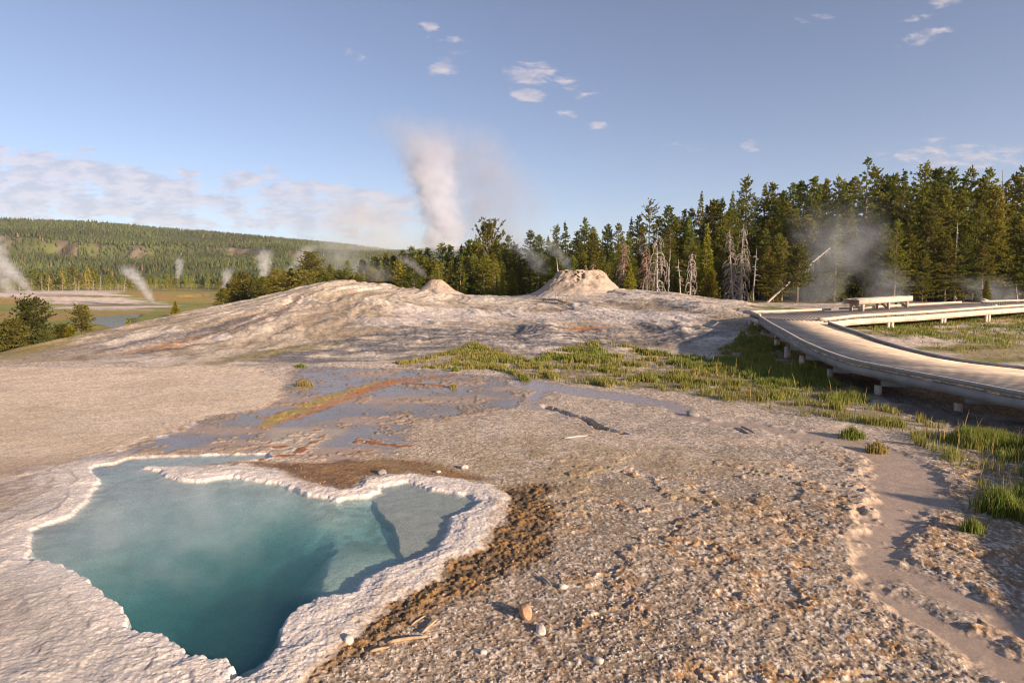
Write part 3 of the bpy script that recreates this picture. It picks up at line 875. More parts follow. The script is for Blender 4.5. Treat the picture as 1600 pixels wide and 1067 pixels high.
def setup_world():
    w = bpy.data.worlds.new('World')
    SC.world = w
    w.use_nodes = True
    w.node_tree.nodes.clear()
    k = NT(w.node_tree)
    out = k.node('ShaderNodeOutputWorld')
    bg = k.node('ShaderNodeBackground')
    sky = k.node('ShaderNodeTexSky', sky_type='NISHITA')
    sky.sun_disc = False
    sky.sun_elevation = SUN_EL
    sky.sun_rotation = math.atan2(SUN_AZ.x, SUN_AZ.y)
    sky.altitude = 2200
    sky.air_density = 1.0; sky.dust_density = 0.6; sky.ozone_density = 2.5
    tc = k.node('ShaderNodeTexCoord')
    d = k.vm('NORMALIZE', tc.outputs['Generated'])
    x, y, z = k.sep(d)
    ys = k.m('MAXIMUM', y, 0.02)
    px, py = k.m('DIVIDE', x, ys), k.m('DIVIDE', z, ys)
    flat = k.comb(px, k.m('MULTIPLY', py, 2.3), 0.0)
    w1 = k.noise(flat, 7.0, 4.0, 0.55)
    w2 = k.noise(k.vm('ADD', flat, (3.7, 1.9, 0)), 7.0, 4.0, 0.55)
    qx = k.m('ADD', px, k.m('MULTIPLY', k.m('SUBTRACT', w1, 0.5), 0.09))
    qy = k.m('ADD', py, k.m('MULTIPLY', k.m('SUBTRACT', w2, 0.5), 0.035))
    tot = None
    for (u, v, hw, hh, s, sl) in CLOUDS:
        cx, cy = uvdir(u, v)
        ax, ay = hw * (1.3 if v > 235 else 1.0) / FPX, hh * (1.5 if v > 235 else 1.2) / FPX
        ex = k.m('SUBTRACT', qx, cx)
        ey = k.m('ADD', k.m('SUBTRACT', qy, cy), k.m('MULTIPLY', ex, sl))
        ex = k.m('DIVIDE', ex, ax); ey = k.m('DIVIDE', ey, ay)
        r = k.m('ADD', k.m('MULTIPLY', ex, ex), k.m('MULTIPLY', ey, ey))
        g = k.m('MULTIPLY', k.m('SUBTRACT', 1.0, r, clamp=True), s)
        tot = g if tot is None else k.m('MAXIMUM', tot, g)
    tot = k.m('MULTIPLY', tot, k.m('GREATER_THAN', y, 0.05))
    nz = k.noise(k.comb(px, k.m('MULTIPLY', py, 2.8), 0.0), 26.0, 7.0, 0.62, dist=0.3)
    nl = k.noise(k.comb(px, k.m('MULTIPLY', py, 3.0), 4.0), 9.0, 5.0, 0.6)
    dens = k.m('ADD', k.m('ADD', k.m('MULTIPLY', tot, 1.15), k.m('MULTIPLY', k.m('SUBTRACT', nz, 0.5), 2.9)), k.m('MULTIPLY', k.m('SUBTRACT', nl, 0.5), 1.6))
    cov = k.ss(0.36, 1.1, dens)
    cov = k.m('MULTIPLY', cov, k.ss(0.0, 0.5, tot))
    cov = k.m('MULTIPLY', cov, 0.62)
    shade = k.ss(0.40, 0.62, k.noise(k.comb(px, k.m('MULTIPLY', k.m('ADD', py, -0.008), 2.8), 0.0), 26.0, 5.0, 0.6))
    ccol = k.mix(shade, (6.0, 5.1, 5.1, 1), (3.9, 3.65, 4.2, 1))
    # air tint: the real sky here is a soft violet blue, paler to the horizon
    hsv = k.node('ShaderNodeHueSaturation')
    k.put(hsv.inputs['Saturation'], SKY_SAT); k.put(hsv.inputs['Hue'], 0.5); k.put(hsv.inputs['Value'], 1.0)
    k.put(hsv.inputs['Color'], sky.outputs[0])
    skyc = k.mix(1.0, hsv.outputs[0], rgb(SKY_TINT), 'MULTIPLY')
    c = k.mix(cov, skyc, ccol)
    k.put(bg.inputs['Color'], c)
    k.put(bg.inputs['Strength'], 0.069)
    k.put(out.inputs['Surface'], bg.outputs[0])
    w.cycles.sampling_method = 'MANUAL'
    w.cycles.sample_map_resolution = 512
SKY_SAT = 0.84
SKY_TINT = (1.03, 0.97, 1.015)
setup_view()
setup_world()

# ------------------------------------------------------------------ air
def build_haze():
    m, k, out = new_mat('haze_air')
    v = k.node('ShaderNodeVolumePrincipled')
    k.put(v.inputs['Color'], (0.86, 0.90, 0.97, 1)); k.put(v.inputs['Density'], 0.00010)
    k.put(v.inputs['Anisotropy'], 0.2)
    k.put(out.inputs['Volume'], v.outputs[0])
    b = MB()
    b.box((0, 0, 146), (14800, 14800, 312))
    o = link('haze', b.mesh('haze'), m)
    tag(o, 'thin pale haze over the whole valley', kind='stuff')

# ------------------------------------------------------------------ steam
def steam(label, base, h, r0, r1, lean, pw=1.0, dens=0.5, wob=0.1, wf=6.0, nscale=None, soft=0.9, aniso=0.2, group='steam plumes over the hot springs',
          lean_y=0.0, rp=0.8, ph=0.0, col=(0.96, 0.95, 0.97), top=0.6, cover=0.42, flat=1.0):
    """one plume: a bent tapering tube of real air volume; density thins towards its skin and its top"""
    m, k, out = new_mat('steam')
    tc = k.node('ShaderNodeTexCoord')
    P = tc.outputs['Object']
    x, y, z = k.sep(P)
    t = k.m('DIVIDE', z, h, clamp=True)
    tp = k.m('POWER', t, pw)
    sn = k.m('MULTIPLY', k.m('SINE', k.m('ADD', k.m('MULTIPLY', t, wf), ph)), wob * r1)
    sn = k.m('MULTIPLY', sn, k.m('POWER', t, 0.5))
    cx = k.m('ADD', k.m('MULTIPLY', tp, lean), sn)
    cy = k.m('MULTIPLY', tp, lean_y)
    r = k.m('ADD', r0, k.m('MULTIPLY', k.m('POWER', t, rp), r1 - r0))
    ex = k.m('DIVIDE', k.m('SUBTRACT', x, cx), r); ey = k.m('DIVIDE', k.m('SUBTRACT', y, cy), k.m('MULTIPLY', r, flat))
    q = k.m('SQRT', k.m('ADD', k.m('MULTIPLY', ex, ex), k.m('MULTIPLY', ey, ey)))
    ns = nscale or 1.6 / max(r1, 0.2)
    nz = k.noise(P, ns, 6.0, 0.66, dist=0.6)
    q = k.m('ADD', q, k.m('MULTIPLY', k.m('SUBTRACT', nz, 0.5), 1.9))
    f = k.ss(1.0, 1.0 - soft, q)
    nz2 = k.noise(P, ns * 1.9, 4.0, 0.6)
    f = k.m('MULTIPLY', f, k.ss(cover - 0.12, cover + 0.25, nz2, 0.15, 1.0))
    f = k.m('MULTIPLY', f, k.ss(1.0, top, t))
    f = k.m('MULTIPLY', f, k.ss(0.0, 0.03, t))
    v = k.node('ShaderNodeVolumePrincipled')
    k.put(v.inputs['Color'], rgb(col)); k.put(v.inputs['Density'], k.m('MULTIPLY', f, dens)); k.put(v.inputs['Anisotropy'], aniso)
    k.put(out.inputs['Volume'], v.outputs[0])
    V, Q = [], []
    N, S = 18, 16
    for i in range(N):
        tt = i / (N - 1)
        c0 = lean * tt ** pw + math.sin(tt * wf + ph) * wob * r1 * tt ** 0.5
        c1 = lean_y * tt ** pw
        rr = (r0 + (r1 - r0) * tt ** rp) * 1.12
        if i == N - 1: rr *= 0.55
        for s in range(S):
            a = 2 * math.pi * s / S
            V.append((c0 + rr * math.cos(a), c1 + rr * flat * math.sin(a), tt * h))
    for i in range(N - 1):
        for s in range(S):
            s2 = (s + 1) % S
            Q.append((i * S + s, i * S + s2, (i + 1) * S + s2, (i + 1) * S + s))
    V += [(0, 0, 0), (lean, lean_y, h)]
    T = []
    for s in range(S):
        s2 = (s + 1) % S
        T.append((len(V) - 2, s2, s)); T.append((len(V) - 1, (N - 1) * S + s, (N - 1) * S + s2))
    o = link('steam_plume', mesh_np('steam_plume', V, [np.array(Q), np.array(T)]), m)
    o.location = base
    m.cycles.volume_step_rate = 1.0
    m.cycles.volume_sampling = 'MULTIPLE_IMPORTANCE'
    tag(o, label, 'steam plume', group)
    return o

def plume_px(label, u0, v0, u1, v1, w0, w1, depth, **kw):
    """a plume from pixel (u0, v0) up to (u1, v1) with pixel widths w0 and w1 at a given distance"""
    a, b = pd(u0, v0, depth), pd(u1, v1, depth)
    s = depth / FPX
    return steam(label, a, b[2] - a[2], w0 * s / 2, w1 * s / 2, b[0] - a[0], **kw)

def build_steam():
    D = 260.0
    plume_px('tall bright white steam column of the erupting geyser', 690, 394, 668, 205, 72, 96, D, col=(.90, .92, 1.0), dens=0.42, pw=1.6, wob=0.16, wf=6.5, rp=1.2, soft=0.75, top=0.5, ph=0.6, cover=.40, nscale=.16)
    plume_px('billowing grey head of steam leaning left over the white column', 690, 305, 640, 168, 60, 180, D + 3, col=(.78, .79, .86), dens=0.13, pw=.8, wob=0.12, wf=5, rp=.8, soft=0.95, top=0.35, cover=.45)
    plume_px('broad grey steam cloud drifting right of the white column', 770, 392, 712, 182, 200, 200, D + 12, col=(.70, .74, .86), dens=0.07, pw=1.5, wob=0.15, wf=5, soft=0.9, top=0.65, cover=0.45)  # the cloud's self-shadowing is put into its grey scatter colour
    plume_px('thin grey steam veil left of the white column', 590, 392, 570, 290, 210, 190, D - 6, dens=0.045, soft=0.95, top=0.4)
    V = 150.0
    plume_px('thick white steam at the left edge of the valley', 16, 458, -14, 360, 24, 56, 190, dens=0.323, wob=.2, lean_y=0, pw=.8)
    plume_px('low white steam drifting over the far left terrace', 45, 457, 5, 405, 14, 40, 188, dens=0.407, wob=.2)
    plume_px('leaning steam wisp beside the river bend', 241, 474, 198, 410, 9, 40, 150, dens=0.776, wob=.15, pw=.85)
    plume_px('small upright steam puff against the wooded hill', 277, 436, 283, 400, 8, 20, 330, dens=0.533, wob=.2)
    plume_px('grey wisp rising from the meadow right of the river', 344, 462, 362, 415, 8, 26, 240, dens=0.528, wob=.25)
    plume_px('slender steam column between the bushy pines and the cliffs', 408, 448, 418, 385, 10, 36, 190, dens=0.702, wob=.2)
    plume_px('pale steam streak behind the broad crowned pine', 450, 425, 492, 380, 16, 44, 170, dens=0.389, wob=.15)
    plume_px('faint tall steam curtain behind the mound top', 545, 440, 520, 350, 60, 120, 120, dens=0.092, soft=.95, top=.4)
    plume_px('low steam drifting along the mound crest', 590, 440, 560, 400, 50, 110, 75, dens=0.152, soft=.95, top=.3)
    plume_px('steam wisp leaving the small white cone', 668, 436, 632, 396, 8, 44, 41, dens=0.684, wob=.2, pw=.8)
    plume_px('curling steam above the vent of the large cone', 893, 424, 858, 368, 14, 50, 41, col=(.80, .86, .95), dens=0.608, wob=.3, pw=.7, top=.5)
    plume_px('soft steam among the pines left of the large cone', 850, 430, 806, 365, 34, 60, 60, col=(.80, .86, .95), dens=0.304, wob=.2)
    plume_px('wide blue grey steam in front of the tall forest', 1260, 474, 1345, 305, 100, 190, 47, col=(.80, .86, .95), dens=0.17, wob=.2, wf=5, top=.5, cover=.46)
    plume_px('steam rising behind the bench', 1390, 474, 1370, 392, 90, 90, 44, col=(.80, .86, .95), dens=0.209, wob=.2, top=.3, cover=.46)
    plume_px('thin high steam drifting between the tall pines', 1190, 395, 1290, 280, 60, 90, 62, col=(.80, .86, .95), dens=0.085, wob=.2, top=.4)
    plume_px('steam low at the forest edge behind the right end of the boardwalk', 1560, 472, 1530, 425, 90, 110, 46, col=(.80, .86, .95), dens=0.209, wob=.2, top=.3, cover=.46)
    # faint vapour lying on the hot pool
    a = pz(300, 850, 0.02)
    steam('faint vapour drifting over the far half of the hot pool', (a[0], a[1], 0.03), 0.50, 1.6, 1.2, -0.3, dens=1.2, soft=.95, top=.2, cover=.52, nscale=2.0, wob=.05, group='vapour on the pool')

# ------------------------------------------------------------------ hills
def hill_top(u):
    return np.interp(u, [-600, -300, 0, 60, 130, 200, 300, 400, 480, 560, 600, 640, 700], [352, 348, 346, 347, 351, 355, 363, 372, 380, 388, 392, 402, 440])

def hill_z(X, Y):
    """wooded valley side: rises from the meadow at Y 560 to the plateau at Y 1500"""
    u = 800 + FPX * X / np.maximum(1500.0, 1)
    zt = (432 - hill_top(u)) / FPX * 1500 + 2.2
    t = np.clip((Y - 640 - 90 * fbm(X * 0.003, Y * 0 + 1.0, 3, 81)) / 860.0, 0, 1)
    tc_ = t - cliff_rise(X, Y)
    n = fbm(X * 0.005, Y * 0.005, 5, 82)
    gully = np.abs(fbm(X * 0.0045 + 4, Y * 0.001, 4, 83))
    cl = 0.27 * sst(0.44, 0.49, tc_ + 0.05 * n) * sst(-0.15, 0.1, n + 0.2)
    prof = 0.86 * (0.75 * t + 0.25 * t * t) + cl * (1 - t) * 1.6
    prof = prof / 1.0
    prof = np.clip(prof + (0.14) * sst(0.7, 1.0, t), 0, 1.02)
    z = -7 + (zt + 7) * prof + (n * 9 - gully * 14 + 4) * sst(0.02, 0.3, t) * (1 - sst(0.75, 1.0, t))
    return z, t, n

def build_hills():
    xs = np.linspace(-2600, -60, 420); yv = np.linspace(560, 1750, 200)
    X, Y = np.meshgrid(xs, yv, indexing='ij')
    z, t, n = hill_z(X.ravel(), Y.ravel())
    V = np.stack([X.ravel(), Y.ravel(), z], 1)
    idx = np.arange(420 * 200).reshape(420, 200)
    F = np.stack([idx[:-1, :-1], idx[1:, :-1], idx[1:, 1:], idx[:-1, 1:]], -1).reshape(-1, 4)
    cl = cliff_mask(X.ravel(), Y.ravel(), t, n)
    c = np.empty((len(V), 3)); c[:] = (0.07, 0.08, 0.025)
    g = fbm(X.ravel() * 0.012, Y.ravel() * 0.012, 4, 85)
    c += (np.array((0.115, 0.125, 0.035)) - c) * sst(-0.1, 0.3, g)[:, None]
    rk = fbm(X.ravel() * 0.13, z * 0.05, 4, 86)
    c += ((np.array((0.15, 0.115, 0.08)) * np.clip(1 + 1.6 * rk, .2, 1.8)[:, None]) - c) * cl[:, None]
    me = mesh_np('wooded_hill', V, F, c, None)
    m = simple_mat('hill_ground', (1, 1, 1), 0.95, 0.15, 0.05, tint=True, spec=0.1)
    tag(link('wooded_hill', me, m, smooth=True), 'long wooded hill with tan cliffs across the valley', kind='structure')
    # farther dark ridge
    xs = np.linspace(-1900, 4600, 160); yv = np.linspace(2500, 3900, 40)
    X, Y = np.meshgrid(xs, yv, indexing='ij')
    u = 800 + FPX * X / 3200
    zt = (432 - np.interp(u, [0, 400, 560, 640, 700, 800, 1000, 2300], [384, 384, 388, 387, 382, 386, 395, 400])) / FPX * 3200
    zz = (zt.ravel() * sst(2500, 3250, Y.ravel()) + 10 * fbm(X.ravel() * 0.006, Y.ravel() * 0.006, 4, 87) * sst(2500, 2800, Y.ravel()) - 8)
    V = np.stack([X.ravel(), Y.ravel(), zz], 1)
    idx = np.arange(160 * 40).reshape(160, 40)
    F = np.stack([idx[:-1, :-1], idx[1:, :-1], idx[1:, 1:], idx[:-1, 1:]], -1).reshape(-1, 4)
    m2 = simple_mat('ridge_forest', (0.045, 0.06, 0.028), 0.95, 0.4, 0.03, spec=0.1)
    tag(link('distant_ridge', mesh_np('distant_ridge', V, F), m2, smooth=True), 'low dark forested ridge far behind the geyser', kind='structure')

def cliff_rise(X, Y):
    return 0.17 * sst(200, 380, 800 + FPX * X / np.maximum(Y, 1))

def cliff_mask(X, Y, t, n):
    t = t - cliff_rise(X, Y)
    band = sst(0.435, 0.455, t + 0.06 * n) * (1 - sst(0.49, 0.52, t + 0.09 * n))
    gap = sst(-0.05, 0.12, fbm(X * 0.0048, Y * 0.0 + 3.3, 4, 88) + 0.05)
    u = 800 + FPX * X / np.maximum(Y, 1)
    gap = gap * 0
    for a_, b_ in ((2, 48), (98, 128), (146, 176), (188, 236), (258, 272), (345, 402), (408, 482)):
        gap = np.maximum(gap, sst(a_ - 8, a_ + 6, u + 8 * n) * (1 - sst(b_ - 6, b_ + 8, u + 8 * n)))
    return band * gap * sst(-0.08, 0.16, fbm(X * 0.04, Y * 0.02, 4, 89) + 0.04)

def build_hill_forest():
    n = 66000
    X = RNG.uniform(-2000, -180, n); Y = RNG.uniform(600, 1620, n)
    u = 800 + FPX * X / Y
    keep = (u > -160) & (u < 720)
    X, Y = X[keep], Y[keep]
    z, t, nn = hill_z(X, Y)
    cl = cliff_mask(X, Y, t, nn)
    op = fbm(X * 0.006, Y * 0.006, 4, 91)
    cl = np.maximum(cl, cliff_mask(X, Y + 22, t + 0.025, nn))
    keep = (RNG.random(len(X)) > cl * 0.85) & ((op < 0.06) | (RNG.random(len(X)) < 0.4))
    X, Y, z = X[keep], Y[keep], z[keep]
    N = len(X)
    h = RNG.uniform(5, 11, N) * (1 - 0.3 * sst(0.1, 0.3, op[keep]))
    r = h * RNG.uniform(0.14, 0.24, N)
    S = 6
    a = np.arange(S) / S * 2 * np.pi
    ang = a[None, :] + RNG.uniform(0, 6, N)[:, None]
    jr = RNG.uniform(0.6, 1.25, (N, S)) * r[:, None]
    jr2 = RNG.uniform(0.6, 1.25, (N, S)) * r[:, None] * 0.62
    b1 = np.stack([X[:, None] + jr * np.cos(ang), Y[:, None] + jr * np.sin(ang), z[:, None] + h[:, None] * RNG.uniform(0.02, 0.2, (N, S))], -1)
    b2 = np.stack([X[:, None] + jr2 * np.cos(ang), Y[:, None] + jr2 * np.sin(ang), z[:, None] + h[:, None] * RNG.uniform(0.45, 0.62, (N, S))], -1)
    tp = np.stack([X, Y, z + h], -1)[:, None, :]
    V = np.concatenate([b1, b2, tp], 1)
    base = (np.arange(N) * (2 * S + 1))[:, None]
    q = np.array([(i, (i + 1) % S, S + (i + 1) % S, S + i) for i in range(S)])
    tr = np.array([(S + i, S + (i + 1) % S, 2 * S) for i in range(S)])
    Q = (base[:, :, None] + q[None]).reshape(-1, 4); T = (base[:, :, None] + tr[None]).reshape(-1, 3)
    hue = RNG.random(N)
    c = np.where((hue < 0.94)[:, None], np.array((0.045, 0.062, 0.018)) * (RNG.uniform(0.7, 1.3, (N, 1)) * (1 + 0.8 * fbm(X * 0.006, Y * 0.008, 3, 93))[:, None]) + np.array((0.04, 0.03, 0)) * RNG.random((N, 1)),
                 np.array((0.13, 0.09, 0.055)) * RNG.uniform(0.7, 1.3, (N, 1)))
    C = np.repeat(c, 2 * S + 1, 0)
    me = mesh_np('hill_forest', V.reshape(-1, 3), [Q, T], C)
    m = simple_mat('far_needles', (1, 1, 1), 0.9, 0.2, 0.6, tint=True, spec=0.1)
    tag(link('hill_forest', me, m), 'dense small conifers covering the far valley hill', kind='stuff')
# ------------------------------------------------------------------ tree materials
def leaf_mat(name, col, var=0.35, objrand=0.28, trans=0.38):
    m, k, out = new_mat(name)
    at = k.node('ShaderNodeAttribute', attribute_name='tint')
    oi = k.node('ShaderNodeObjectInfo')
    c = k.mix(1.0, rgb(col), at.outputs['Color'], 'MULTIPLY')
    warm = k.mix(oi.outputs['Random'], (0.80, 0.95, 0.95, 1), (1.25, 1.08, 0.85, 1))
    c = k.mix(1.0, c, warm, 'MULTIPLY')
    r2 = k.m('FRACT', k.m('MULTIPLY', oi.outputs['Random'], 7.31))
    c = k.vm('SCALE', c, k.ss(0, 1, r2, 1 - objrand, 1 + objrand))
    b = k.node('ShaderNodeBsdfPrincipled')
    k.put(b.inputs['Base Color'], c); k.put(b.inputs['Roughness'], 0.7); k.put(b.inputs['Specular IOR Level'], 0.2)
    t = k.node('ShaderNodeBsdfTranslucent')
    k.put(t.inputs['Color'], c)
    mx = k.node('ShaderNodeMixShader')
    k.put(mx.inputs[0], trans); k.put(mx.inputs[1], b.outputs[0]); k.put(mx.inputs[2], t.outputs[0])
    k.put(out.inputs['Surface'], mx.outputs[0])
    return m

M_NEEDLE = leaf_mat('pine_needles', (0.19, 0.20, 0.028))
M_NEEDLE_Y = leaf_mat('young_pine_needles', (0.27, 0.255, 0.028))
M_NEEDLE_BR = leaf_mat('olive_pine_needles', (0.195, 0.185, 0.036))
M_NEEDLE_DK = leaf_mat('dark_olive_needles', (0.125, 0.125, 0.034))
M_BARK = simple_mat('pine_bark', (0.20, 0.145, 0.105), 0.95, 0.35, 5.0, (1, 1, 0.3), 0.6, 14.0, spec=0.1, objrand=0.25)
M_DEAD = simple_mat('bleached_dead_wood', (0.385, 0.33, 0.29), 0.9, 0.25, 4.0, (1, 1, 0.25), spec=0.1)
M_DEADBR = simple_mat('brown_dead_wood', (0.31, 0.215, 0.155), 0.9, 0.3, 4.0, spec=0.1)

def tufts(P, D, L, W, k, rng, updir=0.3, spread=0.8, dark=None):
    """k needle sprays at every point P along direction D"""
    P = np.repeat(P, k, 0); D = np.repeat(D, k, 0); L = np.repeat(L, k); W = np.repeat(W, k)
    n = len(P)
    d = D + rng.normal(0, spread, (n, 3)); d[:, 2] += updir
    d /= np.linalg.norm(d, axis=1, keepdims=True) + 1e-9
    s = np.cross(d, rng.normal(0, 1, (n, 3))); s /= np.linalg.norm(s, axis=1, keepdims=True) + 1e-9
    L = L * rng.uniform(0.6, 1.3, n); W = W * rng.uniform(0.6, 1.3, n)
    p0 = P - d * (L * 0.25)[:, None]
    mid = P + d * (L * 0.25)[:, None]
    v = np.stack([p0, mid + s * W[:, None] * 0.5, P + d * (L * 0.75)[:, None], mid - s * W[:, None] * 0.5], 1).reshape(-1, 3)
    q = np.arange(n * 4).reshape(n, 4)
    g = rng.uniform(0.65, 1.35, n)
    c = np.stack([g * rng.uniform(0.9, 1.12, n), g, g * rng.uniform(0.8, 1.1, n)], 1)
    return v, q, np.repeat(c, 4, 0)

def make_tree_meshes(name, h, rmax, cb, seed, kind='pine', bare=0.0, tuft=0.30, dens=1.0, ntuft=4, lean=0.0, top_flat=0.0, pe=0.66):
    """trunk mesh and crown mesh of a conifer with real limbs"""
    rng = np.random.default_rng(seed)
    nseg = 10
    zs = np.linspace(0, h, nseg)
    bx = np.cumsum(rng.normal(0, 0.035, nseg)) + lean * zs / h; by = np.cumsum(rng.normal(0, 0.035, nseg))
    bx -= bx[0]; by -= by[0]
    tr = MB()
    r0 = 0.017 * h * rng.uniform(0.85, 1.15)
    zs2 = zs.copy(); zs2[0] = -0.5
    tr.tube(np.stack([bx, by, zs2], 1), np.maximum(r0 * (1 - zs / h) ** 0.85, 0.012) * np.where(zs < 0.3, 1.25, 1.0), 7, cap=True)
    limbs = MB()
    Ps, Ds, Ls, Ws = [], [], [], []
    z = cb * h
    phase = rng.uniform(0, 6)
    gapm = 0.0
    while z < h * 0.985:
        f = (h - z) / (h * (1 - cb))                         # 1 at the crown's base, 0 at the tip
        if kind == 'pine':
            prof = min(1.0, 0.05 + 1.02 * (f ** pe) * (0.6 + 0.4 * min(1, (1 - f) * 3 + 0.35)))
        elif kind == 'spire':
            prof = f ** 0.9
        else:                                               # broad
            prof = (math.sin(min(1.0, f * 0.92 + 0.08) * math.pi * 0.62 + 0.15)) ** 0.8
        if top_flat: prof = max(prof, top_flat * (1 if f < 0.5 else 0.4))
        nb = rng.integers(5, 8)
        if rng.random() < 0.12: nb = 2
        for b in range(nb):
            if rng.random() < bare: continue
            a = phase + b * 2 * math.pi / nb + rng.normal(0, 0.35)
            L = rmax * prof * rng.uniform(0.50, 1.18)
            if rng.random() < 0.10: L *= 1.3
            if L < 0.08: L = 0.08
            el = {'pine': 0.25, 'spire': -0.05, 'broad': 0.35}[kind] + (1 - f) * 0.55 - 0.25 * f + rng.normal(0, 0.14)
            cxb, cyb = np.interp(z, zs, bx), np.interp(z, zs, by)
            d = np.array([math.cos(a) * math.cos(el), math.sin(a) * math.cos(el), math.sin(el)])
            m = 4
            sag = {'pine': 0.05, 'spire': -0.08, 'broad': 0.1}[kind]
            pts = [np.array([cxb, cyb, z]) + d * L * s + np.array([0, 0, sag * L * s * s]) for s in np.linspace(0, 1, m)]
            limbs.tube(pts, [0.012 + 0.013 * L, 0.010 + 0.008 * L, 0.008 + 0.004 * L, 0.006], 3, cap=False)
            nt = max(2, int(dens * (L / (tuft * 0.42)) + 1))
            ss = rng.uniform(0.22, 1.05, nt) ** 0.8
            side = np.cross(d, [0, 0, 1]); side /= np.linalg.norm(side) + 1e-9
            off = rng.normal(0, 0.19, nt) * L * ss
            p = np.array([cxb, cyb, z]) + d * (L * ss)[:, None] + side[None] * off[:, None]
            p[:, 2] += sag * L * ss * ss + rng.normal(0, 0.05, nt)
            dd = np.repeat(d[None], nt, 0) + side[None] * np.sign(off)[:, None] * 0.45
            Ps.append(p); Ds.append(dd)
            Ls.append(np.full(nt, tuft)); Ws.append(np.full(nt, tuft * 0.36))
        phase += 0.9
        z += h * 0.021 * rng.uniform(0.7, 1.35)
        if rng.random() < 0.06: z += h * 0.025
    P = np.concatenate(Ps); Dd = np.concatenate(Ds)
    v, q, c = tufts(P, Dd, np.concatenate(Ls), np.concatenate(Ws), ntuft, rng, {'pine': 0.55, 'spire': 0.15, 'broad': 0.5}[kind])
    # tip
    tp = np.array([[bx[-1], by[-1], h * 0.985]] * 8) + rng.normal(0, 0.05, (8, 3)) * [1, 1, 4]
    v2, q2, c2 = tufts(tp, np.tile([0, 0, 1.0], (8, 1)), np.full(8, tuft * 1.2), np.full(8, tuft * 0.3), 3, rng, 0.6, 0.4)
    lv = np.concatenate(limbs.v); lq = np.concatenate(limbs.q)
    V = np.concatenate([v, v2]); Q = np.concatenate([q, q2 + len(v)]); C = np.concatenate([c, c2])
    crown = mesh_np(name + '_crown', V, Q, C)
    # limbs belong with the trunk wood
    tr.add(lv, lq)
    trunk = tr.mesh(name + '_trunk')
    return trunk, crown, h

PROTO = {}
def tree_proto(key, leaf, **kw):
    t, c, h = make_tree_meshes(key, seed=hash_seed(key), **kw)
    t.materials.append(M_BARK); c.materials.append(leaf)
    PROTO[key] = (t, c, h)

def hash_seed(s):
    return sum((i + 1) * ord(ch) for i, ch in enumerate(s)) % 100003

tree_proto('tall_a', M_NEEDLE, h=13, rmax=2.57, cb=0.26, pe=.75)
tree_proto('tall_b', M_NEEDLE, h=13, rmax=2.38, cb=0.34, pe=.66)
tree_proto('tall_c', M_NEEDLE, h=14, rmax=2.90, cb=0.20, pe=.72)
tree_proto('tall_d', M_NEEDLE, h=13, rmax=2.11, cb=0.45, bare=0.12)
tree_proto('tall_e', M_NEEDLE_BR, h=12, rmax=2.64, cb=0.16, pe=.72)
tree_proto('tall_f', M_NEEDLE_BR, h=13, rmax=2.11, cb=0.42, bare=0.2)
tree_proto('full_a', M_NEEDLE, h=11, rmax=2.77, cb=0.08)
tree_proto('full_b', M_NEEDLE_BR, h=10, rmax=2.51, cb=0.06)
tree_proto('spire_a', M_NEEDLE, h=13, rmax=2.64, cb=0.10, kind='spire')
tree_proto('spire_b', M_NEEDLE, h=12, rmax=2.11, cb=0.14, kind='spire')
tree_proto('tuft_top', M_NEEDLE, h=13, rmax=1.5, cb=0.70, bare=0.2, kind='broad', top_flat=0.7)
tree_proto('ragged', M_NEEDLE, h=14, rmax=1.25, cb=0.55, bare=0.45)
tree_proto('young_a', M_NEEDLE_Y, h=4, rmax=1.05, cb=0.03, tuft=0.24, dens=1.1, kind='spire')
tree_proto('young_b', M_NEEDLE_Y, h=5, rmax=0.95, cb=0.04, tuft=0.24, dens=1.1)
tree_proto('young_c', M_NEEDLE_Y, h=8, rmax=1.25, cb=0.03, tuft=0.26, dens=1.1, kind='spire')
tree_proto('broad_a', M_NEEDLE_DK, h=7, rmax=2.3, cb=0.26, kind='broad', tuft=0.34, dens=1.0)
tree_proto('broad_b', M_NEEDLE_DK, h=6, rmax=1.55, cb=0.34, kind='broad', tuft=0.30, bare=0.18)
tree_proto('broad_c', M_NEEDLE_DK, h=9, rmax=2.9, cb=0.16, kind='broad', tuft=0.36, dens=0.9)
tree_proto('broad_d', M_NEEDLE_BR, h=8, rmax=2.5, cb=0.18, kind='broad', tuft=0.36, dens=0.8, bare=0.15)
tree_proto('bush_a', M_NEEDLE_DK, h=3, rmax=1.6, cb=0.05, kind='broad', tuft=0.26, dens=1.0)

def far_proto(key, seed, h, r, leaf, cb=0.12):
    """distant tree in one mesh: ragged needle clumps round a stem"""
    rng = np.random.default_rng(seed)
    n = 220
    f = rng.random(n) ** 0.8
    z = cb * h + f * h * (1 - cb)
    rr = r * (1 - f) ** 0.7 * np.sqrt(rng.uniform(0.15, 1.0, n)) + 0.05
    a = rng.uniform(0, 6.28, n)
    P = np.stack([rr * np.cos(a), rr * np.sin(a), z], 1)
    D = np.stack([np.cos(a), np.sin(a), np.full(n, 0.3)], 1)
    v, q, c = tufts(P, D, np.full(n, 0.8), np.full(n, 0.5), 2, rng, 0.3)
    b = MB(); b.tube([(0, 0, -0.5), (0, 0, h * 0.5), (0, 0, h * 0.97)], [0.016 * h, 0.010 * h, 0.02], 5)
    tv = np.concatenate(b.v); tq = np.concatenate(b.q)
    C = np.concatenate([c, np.full((len(tv), 3), 1.6)])
    me = mesh_np(key, np.concatenate([v, tv]), [np.concatenate([q, tq + len(v)])], C)
    me.materials.append(leaf)
    PROTO[key] = (me, None, h)

far_proto('far_a', 1, 11, 1.9, M_NEEDLE)
far_proto('far_b', 2, 10, 2.3, M_NEEDLE_BR)
far_proto('far_c', 3, 12, 1.6, M_NEEDLE, 0.25)
far_proto('far_d', 4, 8, 2.6, M_NEEDLE_BR, 0.05)

